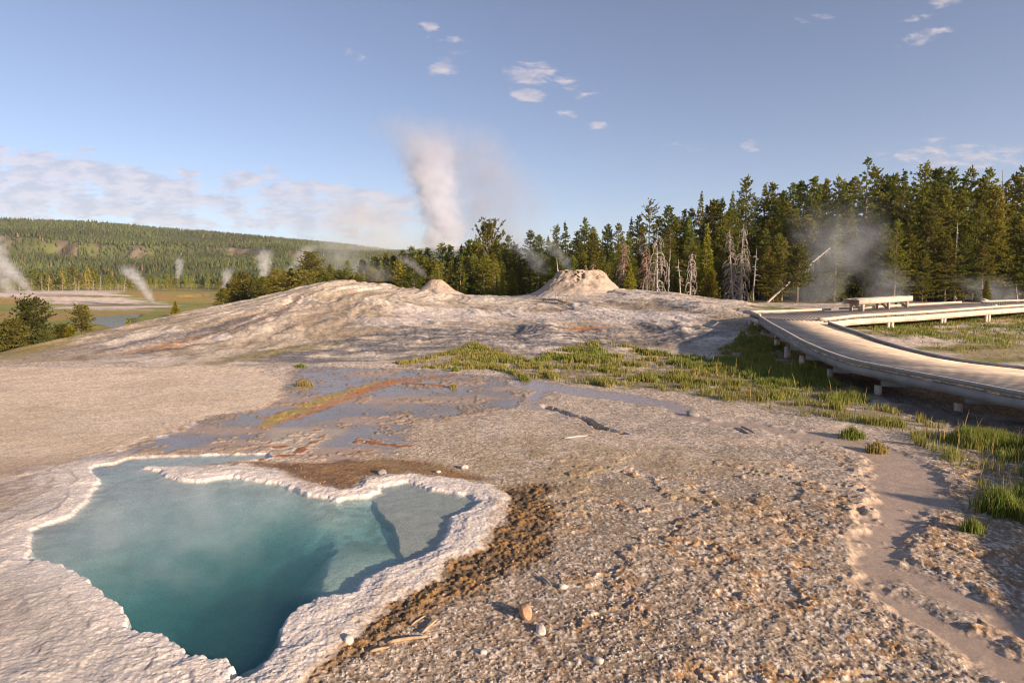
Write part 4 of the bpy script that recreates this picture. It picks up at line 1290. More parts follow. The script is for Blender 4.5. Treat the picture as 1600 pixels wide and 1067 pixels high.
def place_tree(key, x, y, z, h, label, group, rz=None, wide=1.0, name='pine_tree', cat='tree'):
    t, c, ph = PROTO[key]
    s = h / ph
    rz = random.uniform(0, 6.28) if rz is None else rz
    if c is None:
        o = bpy.data.objects.new(name, t); COL.objects.link(o)
    else:
        o = bpy.data.objects.new(name, None); COL.objects.link(o)
        o.empty_display_size = 0.3
        for nm, me in (('trunk', t), ('crown', c)):
            p = bpy.data.objects.new(nm, me); COL.objects.link(p); p.parent = o
    o.location = (x, y, z); o.rotation_euler = (0, 0, rz); o.scale = (s * wide, s * wide, s)
    return tag(o, label, cat, group)

def h0(x, y):
    return float(H0(np.array([x]), np.array([y]))[0])

def tree_px(key, u, vtop, depth, label, group, vbase=None, wide=1.0, **kw):
    x, y, zt = pd(u, vtop, depth)
    zb = h0(x, y) - 0.1 if vbase is None else pd(u, vbase, depth)[2]
    return place_tree(key, x, y, zb, zt - zb, label, group, wide=wide, **kw)

def dead_tree(label, u, vtop, vbase, depth, wpx, style, seed, mat, lean=0.0, group='dead trees at the edge of the forest', n=70):
    """bleached standing trunk with its own drooping bare limbs"""
    rng = np.random.default_rng(seed)
    bx0 = pd(u, vbase, depth); tp = pd(u + lean, vtop, depth)
    h = tp[2] - bx0[2]
    r = wpx / FPX * depth / 2
    o = empty('dead_tree', (bx0[0], bx0[1], bx0[2]))
    tag(o, label, 'dead tree', group)
    lx = tp[0] - bx0[0]
    tr = MB()
    zs = np.linspace(-0.4, h, 9)
    cx = lx * np.clip(zs / h, 0, 1) + np.cumsum(rng.normal(0, 0.02, 9))
    tr.tube(np.stack([cx, np.cumsum(rng.normal(0, 0.02, 9)), zs], 1), np.linspace(0.075 + 0.004 * h, 0.015, 9), 6)
    link('trunk', tr.mesh('trunk'), mat, o, smooth=True)
    if n:
        b = MB()
        for i in range(n):
            f = rng.uniform(0.08, 0.97) if style != 'snag' else rng.uniform(0.35, 0.95)
            z = f * h
            L = r * (1 - f) ** (0.45 if style == 'droop' else 0.6) * rng.uniform(0.5, 1.25) + 0.12
            a = rng.uniform(0, 6.28)
            droop = {'droop': 1.25, 'shaggy': 0.75, 'snag': 0.2}[style] * rng.uniform(0.6, 1.3)
            c0 = np.array([np.interp(z, zs, cx), 0, z])
            pts = []
            for s in np.linspace(0, 1, 6):
                rad_ = L * math.sin(min(1.0, s * (1.15 if style == 'droop' else 0.9)) * math.pi / 2)
                up = 0.22 * L * math.sin(s * math.pi) if style == 'droop' else 0.05 * L * s
                pts.append(c0 + np.array([math.cos(a) * rad_, math.sin(a) * rad_, up - droop * L * s * s]) + rng.normal(0, 0.02, 3) * s)
            b.tube(pts, np.linspace(0.034, 0.014, 6) * (0.8 if style == 'shaggy' else 1.0), 4, cap=False)
            for j in range({'droop': 4, 'shaggy': 9, 'snag': 1}[style]):
                k = rng.integers(1, 5)
                p = np.array(pts[k]) + (np.array(pts[k + 1]) - np.array(pts[k])) * rng.random()
                l2 = L * rng.uniform(0.15, 0.4)
                e = p + np.array([math.cos(a + rng.normal(0, 1.0)) * l2 * 0.6, math.sin(a + rng.normal(0, 1.0)) * l2 * 0.6, -l2 * rng.uniform(0.2, 1.0)])
                b.tube([p, (p + e) / 2 + rng.normal(0, 0.03, 3), e], [0.014, 0.011, 0.007], 3, cap=False)
            if n <= 18:
                link('bare_limb', b.mesh('bare_limb'), mat, o); b = MB()
        if n > 18:
            link('bare_limbs', b.mesh('bare_limbs'), mat, o)
    return o

def where(u):
    for lim, ph in ((900, 'behind the large cone'), (985, 'right of the large cone'), (1095, 'behind the white dead trees'), (1190, 'behind the tall grey twin dead trees'),
                    (1310, 'around the leaning log'), (1430, 'behind the bench'), (1525, 'between the bench and the small sign'), (9999, 'at the right edge of the picture')):
        if u < lim: return ph

def where_mid(u):
    return 'left of the small cone' if u < 655 else 'behind the small cone' if u < 715 else 'below the round topped broad pine' if u < 800 else 'left of the large cone'

def where_far(u):
    return 'behind the white terrace' if u < 200 else 'right of the leaning steam wisp' if u < 290 else 'left of the slender steam column' if u < 410 else 'beyond the mound'

def build_trees():
    G = 'pines of the tall forest'
    # skyline trees traced one by one: (u, v of the tip, kind, depth)
    sky = [(870, 352, 'tall_c', 82), (884, 348, 'spire_a', 80), (900, 362, 'tall_a', 84), (914, 341, 'tall_a', 80), (927, 356, 'tall_b', 78), (951, 352, 'full_a', 80),
           (966, 349, 'tall_c', 77), (985, 343, 'spire_b', 76), (1000, 338, 'tall_a', 75), (1031, 338, 'tall_c', 74), (1044, 323, 'tall_b', 73),
           (1057, 340, 'full_a', 72), (1068, 329, 'tall_a', 72), (1080, 326, 'tall_c', 71), (1107, 322, 'tall_a', 69), (1116, 314, 'full_a', 68),
           (1127, 311, 'tall_c', 68), (1143, 304, 'spire_b', 67), (1155, 312, 'tall_a', 66), (1181, 308, 'tall_c', 66), (1197, 289, 'spire_a', 65), (1212, 287, 'tall_a', 64),
           (1226, 300, 'tall_b', 64), (1240, 288, 'tall_d', 63), (1252, 285, 'tall_b', 63), (1269, 279, 'tall_a', 62), (1281, 290, 'tall_d', 62), (1293, 281, 'tall_a', 61),
           (1311, 277, 'tall_c', 60), (1324, 285, 'tall_a', 60), (1336, 279, 'tall_b', 60), (1368, 261, 'tall_c', 59), (1385, 277, 'full_a', 58), (1400, 274, 'tall_a', 58),
           (1412, 268, 'spire_a', 57), (1428, 285, 'tall_c', 57), (1446, 255, 'tall_c', 56), (1458, 266, 'tall_a', 56), (1468, 264, 'tall_d', 55), (1490, 264, 'tall_b', 55),
           (1504, 278, 'tall_a', 54), (1517, 264, 'tall_f', 54), (1531, 279, 'tall_a', 53), (1549, 265, 'tall_a', 53), (1573, 286, 'tall_d', 52), (1587, 274, 'tall_f', 52), (1604, 261, 'tall_a', 51),
           (1625, 270, 'tall_c', 51), (1650, 262, 'tall_b', 50)]
    for u, v, kd, d in sky:
        d = 66 - (84 - d) * 0.242
        tree_px(kd, u, v, d, 'tall green pine on the forest skyline ' + where(u), 'pines along the forest skyline', wide=random.uniform(0.9, 1.15))
    tree_px('tuft_top', 1015, 318, 63, 'thin pine with one round tuft on a bare pole above the forest', G)
    tree_px('spire_b', 1094, 304, 62, 'slim dark spire pine standing above the mid forest skyline', G, wide=0.9)
    tree_px('tall_c', 1168, 276, 60.5, 'tall two tiered pine rising above the forest left of the drifting steam', G, wide=0.95)
    tree_px('ragged', 1355, 247, 58, 'highest ragged pine with an open leaning top above the bench', G, wide=1.1)
    # middle forest behind the mound
    mid = [(565, 408, 'full_b'), (584, 402, 'full_a'), (603, 396, 'tall_e'), (614, 402, 'full_b'), (628, 391, 'tall_c'), (640, 386, 'tall_a'), (655, 392, 'full_a'), (668, 388, 'tall_a'),
           (690, 380, 'tall_c'), (706, 384, 'tall_a'), (720, 384, 'spire_a'), (733, 377, 'full_a'), (748, 380, 'tall_e'), (776, 376, 'tall_c'), (790, 380, 'tall_a'),
           (806, 383, 'tall_e'), (828, 360, 'tall_c'), (843, 368, 'tall_b'), (856, 371, 'spire_b'), (866, 376, 'tall_a')]
    for i, (u, v, kd) in enumerate(mid):
        tree_px(kd, u, v, 108 - i * 1.3, 'pine with its tip on the lower forest skyline ' + where_mid(u), 'pines between the two cones', wide=1.25)
    tree_px('broad_d', 764, 358, 97, 'round topped broad pine standing above the forest between the cones', G, wide=0.72)
    tree_px('tall_f', 793, 369, 96, 'thin sparse pine with bare lower stem between the cones', G)
    # filling rows, seen between and below the skyline trees
    kinds = ['tall_a', 'tall_b', 'tall_c', 'tall_d', 'tall_e', 'tall_f', 'full_a', 'full_b', 'spire_a', 'spire_b']
    rows = [(872, 1640, 46, 64, 64, 0.62, 0.9, 'green pine just below the skyline'), (880, 1640, 44, 60, 60, 0.42, 0.75, 'lower pine among the forest')]
    sx = np.array([s[0] for s in sky]); sv = np.array([s[1] for s in sky])
    for (u0, u1, n, da, db, fa, fb, lab) in rows:
        for i in range(n):
            u = u0 + (u1 - u0) * (i + random.uniform(0.1, 0.9)) / n
            d = np.interp(u, [870, 1600], [db, da - 8]) * random.uniform(0.92, 1.05)
            vt = np.interp(u, sx, sv); vt = 470 - (470 - vt) * random.uniform(fa, fb)
            tree_px(random.choice(kinds), u, vt, d, lab + ' ' + where(u), G, wide=random.uniform(0.95, 1.3))
    for i in range(34):
        u = 560 + 310 * (i + random.uniform(0.1, 0.9)) / 34
        vt = np.interp(u, [560, 640, 760, 870], [418, 402, 395, 392]) + random.uniform(0, 16)
        tree_px(random.choice(kinds), u, vt, random.uniform(82, 96), 'shorter pine in front of the lower forest ' + where_mid(u), 'shorter pines between the cones', wide=1.3)
    # right edge front trees, hazy undergrowth of full crowned pines
    front = [(1195, 358, 52, 'tall_f'), (1225, 372, 51, 'tall_e'), (1250, 395, 50, 'tall_f'), (1330, 330, 52, 'full_b'), (1380, 352, 50, 'full_a'), (1425, 330, 50, 'tall_e'), (1455, 318, 49, 'tall_e'),
             (1482, 372, 47, 'full_b'), (1512, 366, 47, 'full_a'), (1535, 322, 48, 'tall_c'), (1560, 345, 47, 'full_a'), (1590, 338, 47, 'tall_e'), (1300, 372, 51, 'full_a'), (1350, 400, 49, 'full_b'),
             (1405, 410, 48, 'full_a'), (1445, 395, 47, 'full_b'), (1580, 395, 46, 'full_b'), (1620, 370, 45, 'full_a'), (895, 400, 62, 'full_a'), (930, 395, 62, 'full_b'), (1052, 400, 58, 'full_a'),
             (1080, 372, 58, 'tall_e'), (1126, 390, 57, 'full_a'), (1270, 345, 54, 'tall_c'), (1040, 372, 60, 'tall_f'), (955, 392, 62, 'full_a'), (1150, 400, 55, 'full_a'), (1210, 420, 50, 'full_b')]
    for u, v, d, kd in front:
        d = 50 + (d - 46) * 0.5
        tree_px(kd, u, v, d, 'full crowned pine at the forest front ' + where(u), 'pines at the front edge of the forest', wide=random.uniform(1.0, 1.25))
    Y = 'young yellow green pines at the forest edge'
    for u, vt, vb, d, kd, w, lab in [(1107, 355, 480, 53, 'young_c', 1.2, 'bright yellow green spire pine between the white dead trees'), (984, 414, 452, 50, 'young_a', 1.3, 'small bushy yellow green pine right of the large cone'),
                                   (1111, 424, 480, 51, 'young_b', 1.5, 'low bright green pine right below the yellow green spire'), (1174, 455, 480, 50, 'young_b', 1.1, 'tiny green pine beside the foot of the twin grey dead trees'),
                                   (1066, 443, 474, 52, 'young_b', 1.0, 'small pine between the thin snag and the narrow white dead tree'), (1214, 463, 478, 47, 'young_a', 1.5, 'low round young pine under the leaning log'),
                                   (725, 427, 460, 72, 'young_c', 1.0, 'young yellow green pine left of centre between the cones'), (776, 431, 462, 70, 'young_c', 0.9, 'slim golden young pine below the round topped pine'),
                                   (785, 416, 462, 70, 'young_c', 1.0, 'taller bright young pine next to the golden one'), (800, 420, 462, 70, 'young_b', 1.2, 'bushy young pine right of the bright pair between the cones'),
                                   (715, 447, 460, 71, 'young_b', 1.0, 'tiny golden pine right of the small cone'), (1543, 437, 470, 43, 'young_b', 1.0, 'lone young pine behind the small wooden sign'),
                                   (684, 424, 450, 74, 'young_b', 1.2, 'young pine above the top of the small cone'), (862, 432, 458, 62, 'young_a', 1.2, 'yellow green young pine touching the left side of the large cone')]:
        tree_px(kd, u, vt, d, lab, Y, vbase=vb, wide=w)
    tree_px('broad_b', 1248, 392, 46, 'small round crowned pine standing in the steam behind the boardwalk', G, vbase=476)
    # broad pines behind the left shoulder of the mound
    for u, vt, vb, d, kd, w, lab in [(484, 398, 450, 92, 'broad_d', 1.5, 'broad crowned pine rising behind the left shoulder of the mound'), (380, 428, 470, 100, 'broad_d', 1.5, 'bushy olive pine at the left end of the mound crest'),
                                   (432, 424, 462, 100, 'broad_d', 1.5, 'rounded pine between the bushy olive pine and the broad crowned pine'), (455, 420, 455, 96, 'full_b', 2.0, 'leaning olive pine just left of the broad crowned pine'),
                                   (516, 414, 448, 95, 'full_b', 1.5, 'hazy olive pine right of the broad crowned pine'), (543, 407, 446, 95, 'full_a', 1.4, 'hazy pine behind the top of the mound'),
                                   (402, 436, 462, 104, 'full_a', 1.3, 'dark short pine beside the slender steam column')]:
        tree_px(kd, u, vt, d, lab, 'olive pines behind the mound', vbase=vb, wide=w)
    for i in range(22):
        u = 345 + 225 * (i + random.uniform(0.1, 0.9)) / 22
        vt = np.interp(u, [345, 380, 440, 500, 570], [450, 440, 434, 432, 426]) + random.uniform(-5, 8)
        tree_px(random.choice(['full_b', 'broad_d', 'broad_d', 'tall_e', 'full_b']), u, vt, random.uniform(88, 112), 'hazy olive pine in the row behind the left half of the mound crest', 'row of olive pines behind the mound', wide=random.uniform(1.4, 2.0))
    # near valley trees at the lower left
    for u, vt, vb, d, kd, w, lab in [(47, 474, 551, 37, 'broad_a', 1.15, 'large spreading pine with an orange trunk at the lower left edge'), (126, 481, 536, 44, 'broad_b', 1.25, 'thin round headed pine in the meadow left of the mound'),
                                   (274, 472, 502, 52, 'young_a', 1.4, 'dark green young pine on the slope above the meadow'), (200, 497, 522, 46, 'young_a', 1.5, 'pair shaped dark young pine low beside the mound slope'),
                                   (14, 508, 556, 36, 'bush_a', 1.1, 'dark bushy pine at the left edge below the spreading pine'), (92, 514, 548, 38, 'bush_a', 1.0, 'olive shrub between the spreading pine and the round headed pine'),
                                   (140, 524, 540, 45, 'bush_a', 0.9, 'small dark red shrub right of the round headed pine'), (70, 521, 551, 36, 'bush_a', 0.9, 'shadowed shrub touching the orange trunk'),
                                   (108, 510, 543, 38, 'young_b', 1.8, 'bright green young pine beside the olive shrub'), (166, 518, 531, 48, 'bush_a', 0.7, 'small dark shrub low on the slope left of the dark young pines')]:
        tree_px(kd, u, vt, d, lab, 'pines and shrubs below the mound', vbase=vb, wide=w)
    # tree line beyond the meadow
    L = 'pines of the tree line beyond the meadow'
    for i in range(96):
        u = -30 + 600 * (i + random.uniform(0, 1)) / 96
        vt = np.interp(u, [0, 60, 120, 200, 300, 420, 560], [438, 425, 422, 430, 434, 428, 420]) + random.uniform(-6, 9)
        tree_px(random.choice(['far_a', 'far_b', 'far_c', 'far_a', 'far_d']), u, vt, random.uniform(300, 380), 'distant pine in the tree line below the wooded hill, ' + where_far(u), L, wide=random.uniform(0.9, 1.4))
    for i, (u, vt) in enumerate([(48, 436), (66, 428), (76, 430), (98, 421), (118, 432), (122, 436), (139, 436), (144, 437), (156, 429), (186, 438), (194, 433), (30, 440), (135, 426), (12, 442)]):
        dead_tree('pale bare snag in front of the far tree line', u, vt, 457 + (2 if i % 2 else 0), 262 + i, 6 if i % 3 else 9, 'shaggy', 300 + i, M_DEAD if i % 3 else M_DEADBR, lean=random.uniform(-2, 3),
                  group='pale snags along the far terrace', n=26)
    # dead trees of the forest edge
    dead_tree('white dead tree with long drooping limbs like a fountain', 1026, 362, 465, 50, 40, 'droop', 1, M_DEAD, n=60)
    dead_tree('brown shaggy dead tree just right of the large cone', 975, 378, 452, 51, 24, 'shaggy', 2, M_DEADBR, n=95)
    dead_tree('brown dead tree behind the white fountain shaped one', 1011, 382, 455, 52, 26, 'shaggy', 3, M_DEADBR, n=80)
    dead_tree('slim bare pole leaning beside the white fountain shaped tree', 1043, 388, 470, 51, 6, 'snag', 4, M_DEAD, lean=5, n=4)
    dead_tree('thin grey snag with a few twigs left of the narrow white tree', 1065, 405, 476, 50, 14, 'snag', 5, M_DEAD, lean=-5, n=14)
    dead_tree('narrow white dead tree with short drooping limbs', 1077, 395, 478, 50, 20, 'droop', 6, M_DEAD, lean=3, n=60)
    dead_tree('dense grey dead tree, left one of the tall twins', 1146, 360, 486, 49, 28, 'shaggy', 7, M_DEAD, lean=-6, n=98)
    dead_tree('tallest grey dead tree, right one of the tall twins', 1158, 348, 484, 49, 24, 'droop', 8, M_DEAD, lean=8, n=90)
    dead_tree('thin dead pole with side twigs right of the tall twins', 1176, 388, 470, 50, 18, 'snag', 9, M_DEAD, lean=7, n=18)
    dead_tree('bare white stem standing out of the pines above the bench', 1491, 348, 472, 50.5, 14, 'snag', 10, M_DEAD, lean=4, n=8)
    dead_tree('bare pale trunk high in the pines near the right edge', 1563, 312, 472, 53, 5, 'snag', 11, M_DEADBR, lean=4, n=2)
    dead_tree('grey dead spire poking above the skyline at the right', 1567, 266, 472, 53.5, 12, 'snag', 12, M_DEADBR, n=16)
    dead_tree('twisted small snag at the right end of the forest edge', 1590, 448, 470, 42, 6, 'snag', 13, M_DEAD, lean=-4, n=5)
    dead_tree('reddish dead bush stem behind the right rim of the large cone', 917, 414, 428, 42, 5, 'shaggy', 14, M_DEADBR, n=14)
    dead_tree('second reddish dead twig behind the right rim of the large cone', 928, 413, 430, 42, 6, 'shaggy', 15, M_DEADBR, n=14)
    dead_tree('dark dead brush low behind the right slope of the large cone', 945, 425, 445, 43, 14, 'shaggy', 16, M_DEADBR, n=30)
    dead_tree('single pale stick standing behind the left rim of the large cone', 872, 406, 426, 42, 3, 'snag', 17, M_DEAD, n=0)
    # leaning fallen trunk
    a, b = pd(1188, 483, 46), pd(1297, 388, 50)
    o = empty('leaning_log', a)
    tag(o, 'long pale dead trunk leaning steeply against the pines in the steam', 'fallen tree')
    d = Vector(b) - Vector(a)
    m = MB(); m.tube([(-0.2 * d.x / 10, 0, -0.3)] + [tuple(d * f + Vector((0, 0, 0.12 * math.sin(f * 3)))) for f in (0.02, 0.3, 0.6, 0.85, 1)], [0.09, 0.09, 0.085, 0.07, 0.055, 0.03], 7)
    link('trunk', m.mesh('trunk'), M_DEAD, o, smooth=True)
    br = MB()
    for i in range(60):
        f = random.uniform(0.45, 1.0); p = d * f
        e = p + Vector((random.uniform(-.35, .3), random.uniform(-.3, .3), random.uniform(-.75, .15)))
        br.tube([tuple(p), tuple((p + e) / 2 + Vector((0, 0, .06))), tuple(e)], [0.026, 0.02, 0.01], 3, cap=False)
    link('bare_limbs', br.mesh('bare_limbs'), M_DEAD, o)
# ------------------------------------------------------------------ geyser cones
def cone(label, uc, vbase, vtop, depth, wbase, wtop, seed, peak=0.0, rag=1.0):
    a = pd(uc, vbase, depth); t = pd(uc, vtop, depth)
    s = depth / FPX
    h = t[2] - a[2]; rb, rt = wbase * s / 2, wtop * s / 2
    nr, nt = 120, 260
    th = np.linspace(0, 2 * np.pi, nt, endpoint=False)
    f = np.linspace(0, 1.32, nr)
    F_, T_ = np.meshgrid(f, th, indexing='ij')
    # profile: foot flares out, shoulder, then down into the vent
    prof_r = np.interp(F_, [0, .06, .2, .5, .8, .95, 1.0, 1.08, 1.18, 1.32], [1.55, 1.3, 1.08, .92, .78, .68, .62, .52, .42, .32])
    prof_z = np.interp(F_, [0, .06, .2, .5, .8, .95, 1.0, 1.08, 1.18, 1.32], [-.35, -.04, .16, .52, .84, .97, 1.0, .97, .80, .45])
    g_ = np.interp(F_, [0, .06, .2, .5, .8, .95, 1.0, 1.08, 1.18, 1.32], [2.2, 1.5, 1.06, .60, .26, .07, 0, -.12, -.25, -.4])
    rr = np.maximum(rt + (rb - rt) * g_ - rt * 0.45 * sst(1.0, 1.3, F_), 0.05)
    ct, st_ = np.cos(T_), np.sin(T_)
    n1 = fbm(ct * 1.6 + 7, st_ * 1.6 + F_ * 1.4 + seed, 4, seed)
    n2 = fbm(ct * 5 + 3, st_ * 5 + F_ * 6 + seed, 4, seed + 1)
    n3 = fbm(T_ * 14, F_ * 14, 3, seed + 2)
    rr = rr * (1 + 0.10 * n1 * rag + 0.07 * n2 * rag * sst(.1, .4, F_) + 0.02 * n3)
    x = rr * ct; y = rr * st_
    pits = sst(0.22, 0.42, fbm(T_ * 5.5, F_ * 9, 3, seed + 3)) * sst(.4, .75, F_) * (1 - sst(1.0, 1.08, F_))
    rr2 = 1 - 0.13 * pits * rag
    x, y = x * rr2, y * rr2
    z = prof_z * h * (1 + 0.05 * n2 * rag + (peak * ct + 0.06 * n1 * rag) * sst(.5, 1.0, F_))
    V = np.stack([x.ravel(), y.ravel(), z.ravel()], 1)
    idx = np.arange(nr * nt).reshape(nr, nt)
    A, B = idx[:-1], idx[1:]
    Q = np.stack([A, np.roll(A, -1, 1), np.roll(B, -1, 1), B], -1).reshape(-1, 4)
    c = np.empty((nr * nt, 3)); c[:] = (0.38, 0.305, 0.245)
    m1 = fbm(T_.ravel() * 4, F_.ravel() * 5, 4, seed + 5)
    c += (np.array((0.29, 0.23, 0.175)) - c) * sst(0.0, 0.4, m1)[:, None]
    c += (np.array((0.16, 0.125, 0.10)) - c) * (pits.ravel() * 0.55)[:, None]
    c += (np.array((0.48, 0.39, 0.32)) - c) * (1 - sst(.05, .25, F_.ravel()))[:, None]
    o = link('geyser_cone', mesh_np('geyser_cone', V, Q, c), M_CONE, smooth=True)
    o.location = a
    return tag(o, label, 'geyser cone', 'sinter cones on the mound')

M_CONE = simple_mat('cone_sinter', (1, 1, 1), 0.9, 0.14, 5.0, bump=0.8, bscale=9.0, tint=True, spec=0.2)

def build_cones():
    cone('large rugged sinter cone with a broad flat vent on the mound', 905, 458, 423, 39.5, 122, 62, 5)
    cone('small smooth white sinter cone left of the large one', 682, 457, 437, 40.0, 56, 14, 9, peak=0.0, rag=0.45)
    cone('low crusted sinter cap on the highest point of the mound', 540, 444, 437.5, 38.5, 40, 26, 12, rag=0.7)

# ------------------------------------------------------------------ boardwalk and bench
def plank_mat(name, col, rough=0.85):
    return simple_mat(name, col, rough, 0.22, 3.0, (1, 1, 1), 0.35, 30.0, tint=True, spec=0.25)

def resample(P, step):
    P = np.asarray(P, dtype=float)
    d = np.concatenate([[0], np.cumsum(np.linalg.norm(np.diff(P, axis=0), axis=1))])
    n = max(2, int(d[-1] / step) + 1)
    s = np.linspace(0, d[-1], n)
    return np.stack([np.interp(s, d, P[:, k]) for k in range(P.shape[1])], 1), d[-1]

def smooth_path(P, step=0.25, it=3):
    Q, _ = resample(P, step)
    for _ in range(it):
        M = Q.copy()
        M[1:-1] = 0.25 * Q[:-2] + 0.5 * Q[1:-1] + 0.25 * Q[2:]
        Q = M
    return Q

def beam(mb, P, w, h, z0, side=0.0):
    """rectangular beam along path P (n,3): bottom z0 above the path's height, offset sideways"""
    P = np.asarray(P, dtype=float)
    n = len(P)
    V = []
    for i in range(n):
        d = P[min(i + 1, n - 1)] - P[max(i - 1, 0)]
        d[2] = 0; d /= np.linalg.norm(d)
        nn = np.array([-d[1], d[0], 0])
        for sx, sz in ((-.5, 0), (.5, 0), (.5, 1), (-.5, 1)):
            V.append(P[i] + nn * (side + sx * w) + np.array([0, 0, z0 + sz * h]))
    Q = []
    for i in range(n - 1):
        for k in range(4):
            k2 = (k + 1) % 4
            Q.append((i * 4 + k, i * 4 + k2, (i + 1) * 4 + k2, (i + 1) * 4 + k))
    Q += [(3, 2, 1, 0), ((n - 1) * 4, (n - 1) * 4 + 1, (n - 1) * 4 + 2, (n - 1) * 4 + 3)]
    mb.add(V, Q)

def deck_mesh(name, A, B, pitch=0.146, gap=0.013, th=0.045, over=0.0, seed=1, vary=.22):
    """planks laid from edge A to edge B"""
    rng = np.random.default_rng(seed)
    Lm = 0.5 * (np.linalg.norm(np.diff(A, axis=0), axis=1).sum() + np.linalg.norm(np.diff(B, axis=0), axis=1).sum())
    n = int(Lm / pitch)
    sa = np.concatenate([[0], np.cumsum(np.linalg.norm(np.diff(A, axis=0), axis=1))]); sa /= sa[-1]
    sb = np.concatenate([[0], np.cumsum(np.linalg.norm(np.diff(B, axis=0), axis=1))]); sb /= sb[-1]
    fa = lambda s: np.array([np.interp(s, sa, A[:, k]) for k in range(3)])
    fb = lambda s: np.array([np.interp(s, sb, B[:, k]) for k in range(3)])
    mb = MB(); C = []
    g = gap / Lm
    for i in range(n):
        s0, s1 = i / n + g / 2, (i + 1) / n - g / 2
        a0, a1, b0, b1 = fa(s0), fa(s1), fb(s0), fb(s1)
        j = rng.uniform(-0.001, 0.001)
        e = rng.uniform(-0.02, 0.03) + over
        da = (a0 - b0); da /= np.linalg.norm(da)
        a0 = a0 + da * e; a1 = a1 + da * e
        dz = np.array([0, 0, th])
        up = np.array([0, 0, j])
        mb.hexa([a0 - dz, b0 - dz, b1 - dz, a1 - dz], [a0 + up, b0 + up, b1 + up, a1 + up])
        t = rng.uniform(1 - vary, 1 + vary * .8)
        C += [(t * rng.uniform(.97, 1.03), t, t * rng.uniform(.95, 1.03))] * 8
    return mb.mesh(name, np.array(C))

